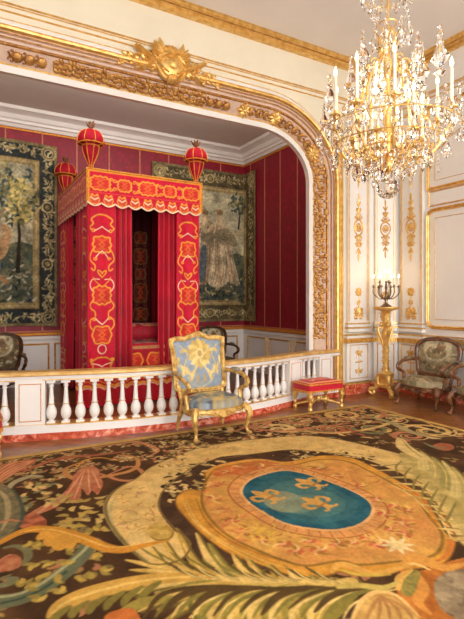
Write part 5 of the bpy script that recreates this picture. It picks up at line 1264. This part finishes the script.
def lis(px, py, s=1.0):
    c = V((*F((px, py))[0], 0)); up = V((-.30, .95, 0)).normalized(); rt = V((up.y, -up.x, 0)); GL = (218, 172, 96); GS = (176, 126, 66)
    q = lambda u, v: (c.x+rt.x*u*s+up.x*v*s, c.y+rt.y*u*s+up.y*v*s)
    cv.poly(crom([q(0, .15), q(.04, .06), q(.02, -.03), q(0, -.12), q(-.02, -.03), q(-.04, .06)], 5, True), GL)
    for e in (-1, 1):
        P = crom([q(e*.01, -.02), q(e*.05, .05), q(e*.10, .06), q(e*.115, .0), q(e*.085, -.02)], 5); cv.stroke(P, .034*s, GL); P = crom([q(e*.01, -.04), q(e*.035, -.1), q(e*.07, -.1)], 5); cv.stroke(P, .024*s, GL)
    cv.stroke([q(-.05, -.03), q(.05, -.03)], .022*s, GS)
lis(267, 498, 1.05); lis(311, 485, 1.05); lis(319, 505, 1.05)
# roses round the blue
def rose(px, py, s=1):
    x, y = F((px, py))[0]
    for k in range(7): cv.ell(x+.035*s*math.cos(k*.9), y+.03*s*math.sin(k*.9), .026*s, .02*s, ((206, 116, 84), (224, 150, 108), (192, 98, 72))[k % 3], k)
    for k in range(5): cv.leaf(x, y, rg.random()*6.28, .10*s, .024*s, ((226, 186, 110), (170, 130, 64), (236, 206, 140))[k % 3], 1)
    cv.ell(x, y, .014*s, .014*s, (240, 180, 140))
for (x, y) in ((214, 500), (222, 512), (232, 522), (246, 533), (262, 541), (284, 546), (296, 553), (310, 543), (318, 552), (336, 546), (352, 545), (366, 541), (378, 546), (390, 531), (402, 524), (384, 516), (394, 508), (376, 500), (360, 487), (340, 477), (318, 470), (240, 468), (262, 468), (228, 473), (216, 486), (404, 536), (408, 512)): rose(x, y, rg.uniform(.7, 1.15))
for k in range(46):
    a = rg.random()*6.28; rr_ = rg.uniform(1.3, 1.75); x = bcx+rr_*.42*math.cos(a)*1.05; y = bcy+rr_*.5*math.sin(a)
    cv.leaf(x, y, rg.random()*6.28, .12, .035, rg.choice(((216, 146, 92), (206, 132, 84), (232, 190, 112), (190, 120, 76))), 1, .7)
for k in range(26):
    x, y = F((rg.uniform(250, 275), rg.uniform(528, 542)))[0]; cv.leaf(x, y, rg.random()*6.28, .09, .014, (236, 196, 90), 1)
x, y = F((397, 547))[0]
for k in range(8): cv.leaf(x, y, k*PI/4+.3, .11, .035, (234, 218, 176))
cv.ell(x, y, .04, .03, (236, 214, 160))
# ---- palm fronds
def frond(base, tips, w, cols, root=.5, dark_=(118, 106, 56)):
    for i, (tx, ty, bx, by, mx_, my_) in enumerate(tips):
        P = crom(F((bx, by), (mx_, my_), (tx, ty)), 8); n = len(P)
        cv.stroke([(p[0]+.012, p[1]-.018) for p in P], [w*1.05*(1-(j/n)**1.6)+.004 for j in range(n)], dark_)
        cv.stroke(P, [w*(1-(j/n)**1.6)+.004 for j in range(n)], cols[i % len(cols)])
        cv.stroke(P[:int(n*.8)], [.008]*int(n*.8), (240, 214, 140))
FC = ((226, 196, 116), (214, 182, 100), (196, 168, 88), (232, 206, 134), (158, 148, 76))
left = []
for i, (tx, ty) in enumerate(((126, 562), (130, 572), (117, 586), (126, 598), (140, 606), (138, 614), (158, 612), (166, 622), (190, 620), (206, 626), (230, 626), (262, 624), (290, 622))):
    bx = 214+i*9.5; by = 583+min(i, 6)*.6; left.append((tx, ty, bx, by, tx*.55+bx*.45, ty*.35+by*.65-5))
up = []
for i, (tx, ty) in enumerate(((150, 548), (162, 540), (176, 530), (196, 535), (208, 545), (232, 556), (246, 560), (268, 566), (288, 572), (310, 577), (330, 580))):
    bx = 196+i*15.5; by = 584; up.append((tx, ty, bx, by, tx*.55+bx*.45-4, ty*.4+by*.6+3))
blobf(((182, 575), (220, 570), (280, 578), (345, 582), (345, 592), (290, 598), (230, 604), (190, 592)), (206, 176, 98), (180, 154, 84), 10)
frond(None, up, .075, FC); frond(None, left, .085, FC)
line(((352, 584), (300, 585), (240, 582), (190, 577), (150, 572)), .05, (236, 210, 136)); line(((348, 587), (290, 590), (230, 588)), .02, OLV2)
for pp in (((210, 578), (150, 582), (96, 594), (64, 606), (50, 619)), ): line(pp, .13, (214, 176, 92)); line(pp, .025, (240, 210, 130))
for k in range(6): line(((160-k*18, 584+k*5), (146-k*18, 594+k*5), (140-k*17, 604+k*4)), .05, (136, 128, 66))
line(((170, 600), (140, 606), (116, 619)), .08, (166, 154, 80)); line(((240, 600), (210, 612), (196, 624)), .08, (140, 136, 74))
for k in range(8): line(((200+k*16, 590), (190+k*17, 604), (196+k*18, 621)), .028, (112, 110, 60))
for (a, b_, c_) in ((230, 600, 18), (250, 604, 18), (270, 600, 18), (292, 602, 20), (312, 600, 20), (330, 598, 18)):
    for j in range(5):
        tx = a-34+j*7; line(((a+34, 588), (a+4+j*3, 590+j*3), (tx+6, 604+j*4), (tx, 616+j*3)), .075, ((222, 196, 116), (166, 154, 78), (232, 206, 132), (196, 170, 90), (142, 134, 66))[j], taper=True)
for (x1, y1) in ((330, 606), (316, 616), (346, 600)): line(((356, 586), ((356+x1)/2, 590), (x1, y1)), .05, (214, 190, 110))
for k in range(10):
    line(((170+k*12, 566+k*1.5), (150+k*14, 556+k*2.2), (138+k*16, 548+k*3)), .016, (132, 124, 64))
for k in range(8):       # dark gaps between the lower leaves
    x = 146+k*25+rg.uniform(-6, 6); e_ = rg.uniform(608, 622); line(((x+66, 588+min(k, 3)), (x+34, 591), (x+10, 599), (x-6, e_)), rg.uniform(.03, .06), (92, 74, 44))
    line(((x+74, 589), (x+44, 594), (x+20, 603), (x+6, 620)), .03, (136, 130, 66)); line(((x+82, 590), (x+54, 597), (x+32, 607), (x+22, 622)), .014, (244, 222, 152))
for k in range(8):
    x = 176+k*20+rg.uniform(-5, 5); y = 574+k*.6; line(((x+26, y+7), (x+8, y), (x-8, y-9)), .026, (98, 82, 46)); line(((x+32, y+8), (x+14, y+3), (x+2, y-5)), .012, (240, 218, 150))
for k in range(9):
    line(((440+k*3, 482+k*7), (424+k*3, 480+k*7), (408+k*4, 474+k*6)), .022, (112, 96, 56)); line(((446+k*3, 486+k*7), (430+k*3, 486+k*7), (414+k*4, 482+k*6)), .012, (236, 220, 160))
P = crom(F(*outer), 6, True); cv.stroke(P+[P[0]], .014, (132, 110, 66))
for pp in (((186, 503), (198, 524), (220, 542), (244, 554), (272, 566), (306, 574)), ((182, 500), (192, 520), (214, 540), (240, 556), (270, 570))): line(pp, .014, (236, 196, 112)); 
line(((196, 500), (206, 522), (226, 540), (250, 552), (280, 563)), .012, (160, 108, 46))
# gold leaf band with a frilled leaf on the left
line(((0, 545), (16, 536), (34, 531), (58, 533), (84, 541), (104, 549), (124, 552), (146, 547), (168, 542)), .10, GLD); line(((20, 534), (48, 531), (80, 539), (110, 549), (140, 546)), .02, (238, 196, 110))
for (x, y, dx, dy, w_) in ((46, 533, -6, 8, .06), (52, 535, -2, 12, .07), (60, 537, 0, 14, .08), (66, 538, 5, 11, .07), (70, 538, 8, 6, .05)): line(((x, y), (x+dx*.5, y+dy*.6), (x+dx, y+dy)), w_*1.3, (222, 170, 78))
blobf(((150, 528), (160, 524), (172, 530), (174, 538), (164, 542), (152, 540), (146, 534)), (218, 190, 110), (190, 160, 84), 8); line(((150, 538), (158, 542), (170, 540), (174, 532)), .02, (150, 126, 64))
# right frond over the ring
tips = []
for i, (tx, ty) in enumerate(((380, 467), (376, 472), (384, 479), (393, 485), (400, 491), (410, 498), (420, 506), (428, 512), (434, 520), (438, 530), (446, 540))):
    bx = 422+i*7; by = 466+i*8.0; tips.append((tx, ty, bx, by, tx*.5+bx*.5, ty*.35+by*.65-2))
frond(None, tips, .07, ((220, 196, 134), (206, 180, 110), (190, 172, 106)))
tips = []
for i, (tx, ty) in enumerate(((404, 444), (420, 452), (432, 458), (442, 462), (452, 468), (464, 474))):
    bx = 424+i*11; by = 470+i*9; tips.append((tx, ty, bx, by, (tx+bx)/2+6, (ty+by)/2))
blobf(((400, 454), (424, 462), (446, 476), (472, 500), (490, 540), (470, 545), (446, 510), (424, 486), (404, 470)), (208, 190, 128), (180, 166, 104), 12)
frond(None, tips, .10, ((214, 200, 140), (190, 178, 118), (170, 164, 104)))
line(((400, 440), (404, 448), (416, 456), (430, 462)), .16, (226, 206, 148)); line(((402, 441), (410, 450), (422, 459)), .02, (176, 156, 96))
for k in range(7): line(((402+k*9, 462+k*7), (396+k*9, 468+k*8), (398+k*8, 476+k*8)), .02, (142, 132, 76))
# foot of the medallion: curled gold frames, shell and cloud
blobf(((404, 580), (424, 572), (464, 560), (500, 560), (500, 640), (404, 640), (396, 606)), (196, 128, 60), (178, 108, 50), 12)
blobf(((434, 588), (440, 578), (456, 572), (490, 572), (500, 620), (470, 628), (444, 614), (436, 602)), (160, 144, 122), (120, 106, 92), 7, 2)
for k in range(12):
    x, y = F((rg.uniform(442, 464), rg.uniform(578, 612)))[0]; cv.ell(x, y, .05, .03, (186, 172, 148), rg.random()*3, .5)
line(((404, 566), (418, 560), (432, 566), (446, 570), (464, 566)), .09, (226, 168, 88)); line(((400, 570), (414, 566), (430, 572)), .03, (240, 206, 140))
line(((404, 573), (412, 580), (414, 592), (408, 606), (416, 618)), .09, (208, 134, 66)); line(((416, 575), (424, 590), (418, 604), (430, 616)), .06, (222, 160, 84))
blobf(((400, 580), (410, 573), (420, 574), (418, 586), (412, 598), (402, 596)), (170, 158, 88), (128, 128, 74), 8); line(((398, 592), (400, 580), (412, 572)), .045, (232, 188, 106)); 
line(((332, 574), (338, 567), (350, 568), (372, 576), (394, 572), (410, 566)), .06, (228, 180, 96)); line(((340, 572), (360, 577), (390, 577)), .03, (214, 190, 90))
blobf(((352, 622), (362, 604), (378, 594), (392, 598), (408, 610), (420, 628), (380, 640)), (222, 186, 116), (204, 164, 96), 10); line(((352, 622), (362, 603), (378, 594), (398, 599), (420, 620)), .03, (240, 206, 140))
for k in range(5): line(((380, 598), (372+k*8, 610), (366+k*12, 624)), .02, (186, 140, 90))
line(((338, 590), (360, 588), (384, 590), (398, 584)), .05, (206, 190, 110))
blobf(((104, 620), (118, 612), (134, 612), (140, 624), (120, 630)), (204, 122, 66))
# border
e = .085
cv.poly([(KX0, KY1-e), (KX1, KY1-e), (KX1, KY1), (KX0, KY1)], (208, 178, 112)); cv.poly([(KX1-e, KY0), (KX1, KY0), (KX1, KY1), (KX1-e, KY1)], (208, 178, 112)); cv.poly([(KX0, KY0), (KX0+.02, KY0), (KX0+.02, KY1), (KX0, KY1)], (208, 178, 112))
for o_ in (e, e+.03): cv.stroke([(KX0, KY1-o_), (KX1-o_, KY1-o_), (KX1-o_, KY0)], .012, (84, 60, 36) if o_ == e else (190, 150, 90))
cv.im *= np.array([.92, .86, .75]); cv.grain(.14, 2, 31)
kp = sheet('carpet', lambda U, W: (U, W, .0125), np.linspace(KX0, KX1, 760), np.linspace(KY0, KY1, 590), cv, 'pile', smooth=True)
# the rest of the pile: edge thickness and the part under the viewer
kb = G(); kb.box(KX0, KX1, -2.0, KY1, 0.001, .0115); kb.build('carpet_back', 'carpetback', kp, smooth=False)
tag(kp, 'huge brown carpet with a blue medallion of three gold lilies and palm fronds', 'carpet')
# ================================================================== LIGHT
def area(name, loc, rot, sx, sy, e, col=(1, 1, 1)):
    d = bpy.data.lights.new(name, 'AREA'); d.shape = 'RECTANGLE'; d.size = sx; d.size_y = sy; d.energy = e; d.color = col
    o = bpy.data.objects.new(name, d); C.objects.link(o); o.location = loc; o.rotation_euler = rot; return o
for c in WX: area('daylight', (c, YF-.35, 2.4), (PI/2, 0, 0), 1.5, 4.0, 235, (.97, .98, .98))
o = area('alcove_fill_light', (2.05, 6.2, 4.42), (math.radians(100), 0, 0), 5.2, .18, 50, (1, .93, .85))  # added fill light, hidden behind the arch lintel to brighten the dark alcove
w = bpy.data.worlds.new('world'); SC.world = w; w.use_nodes = True
w.node_tree.nodes['Background'].inputs[0].default_value = (.8, .88, 1, 1); w.node_tree.nodes['Background'].inputs[1].default_value = 1.0
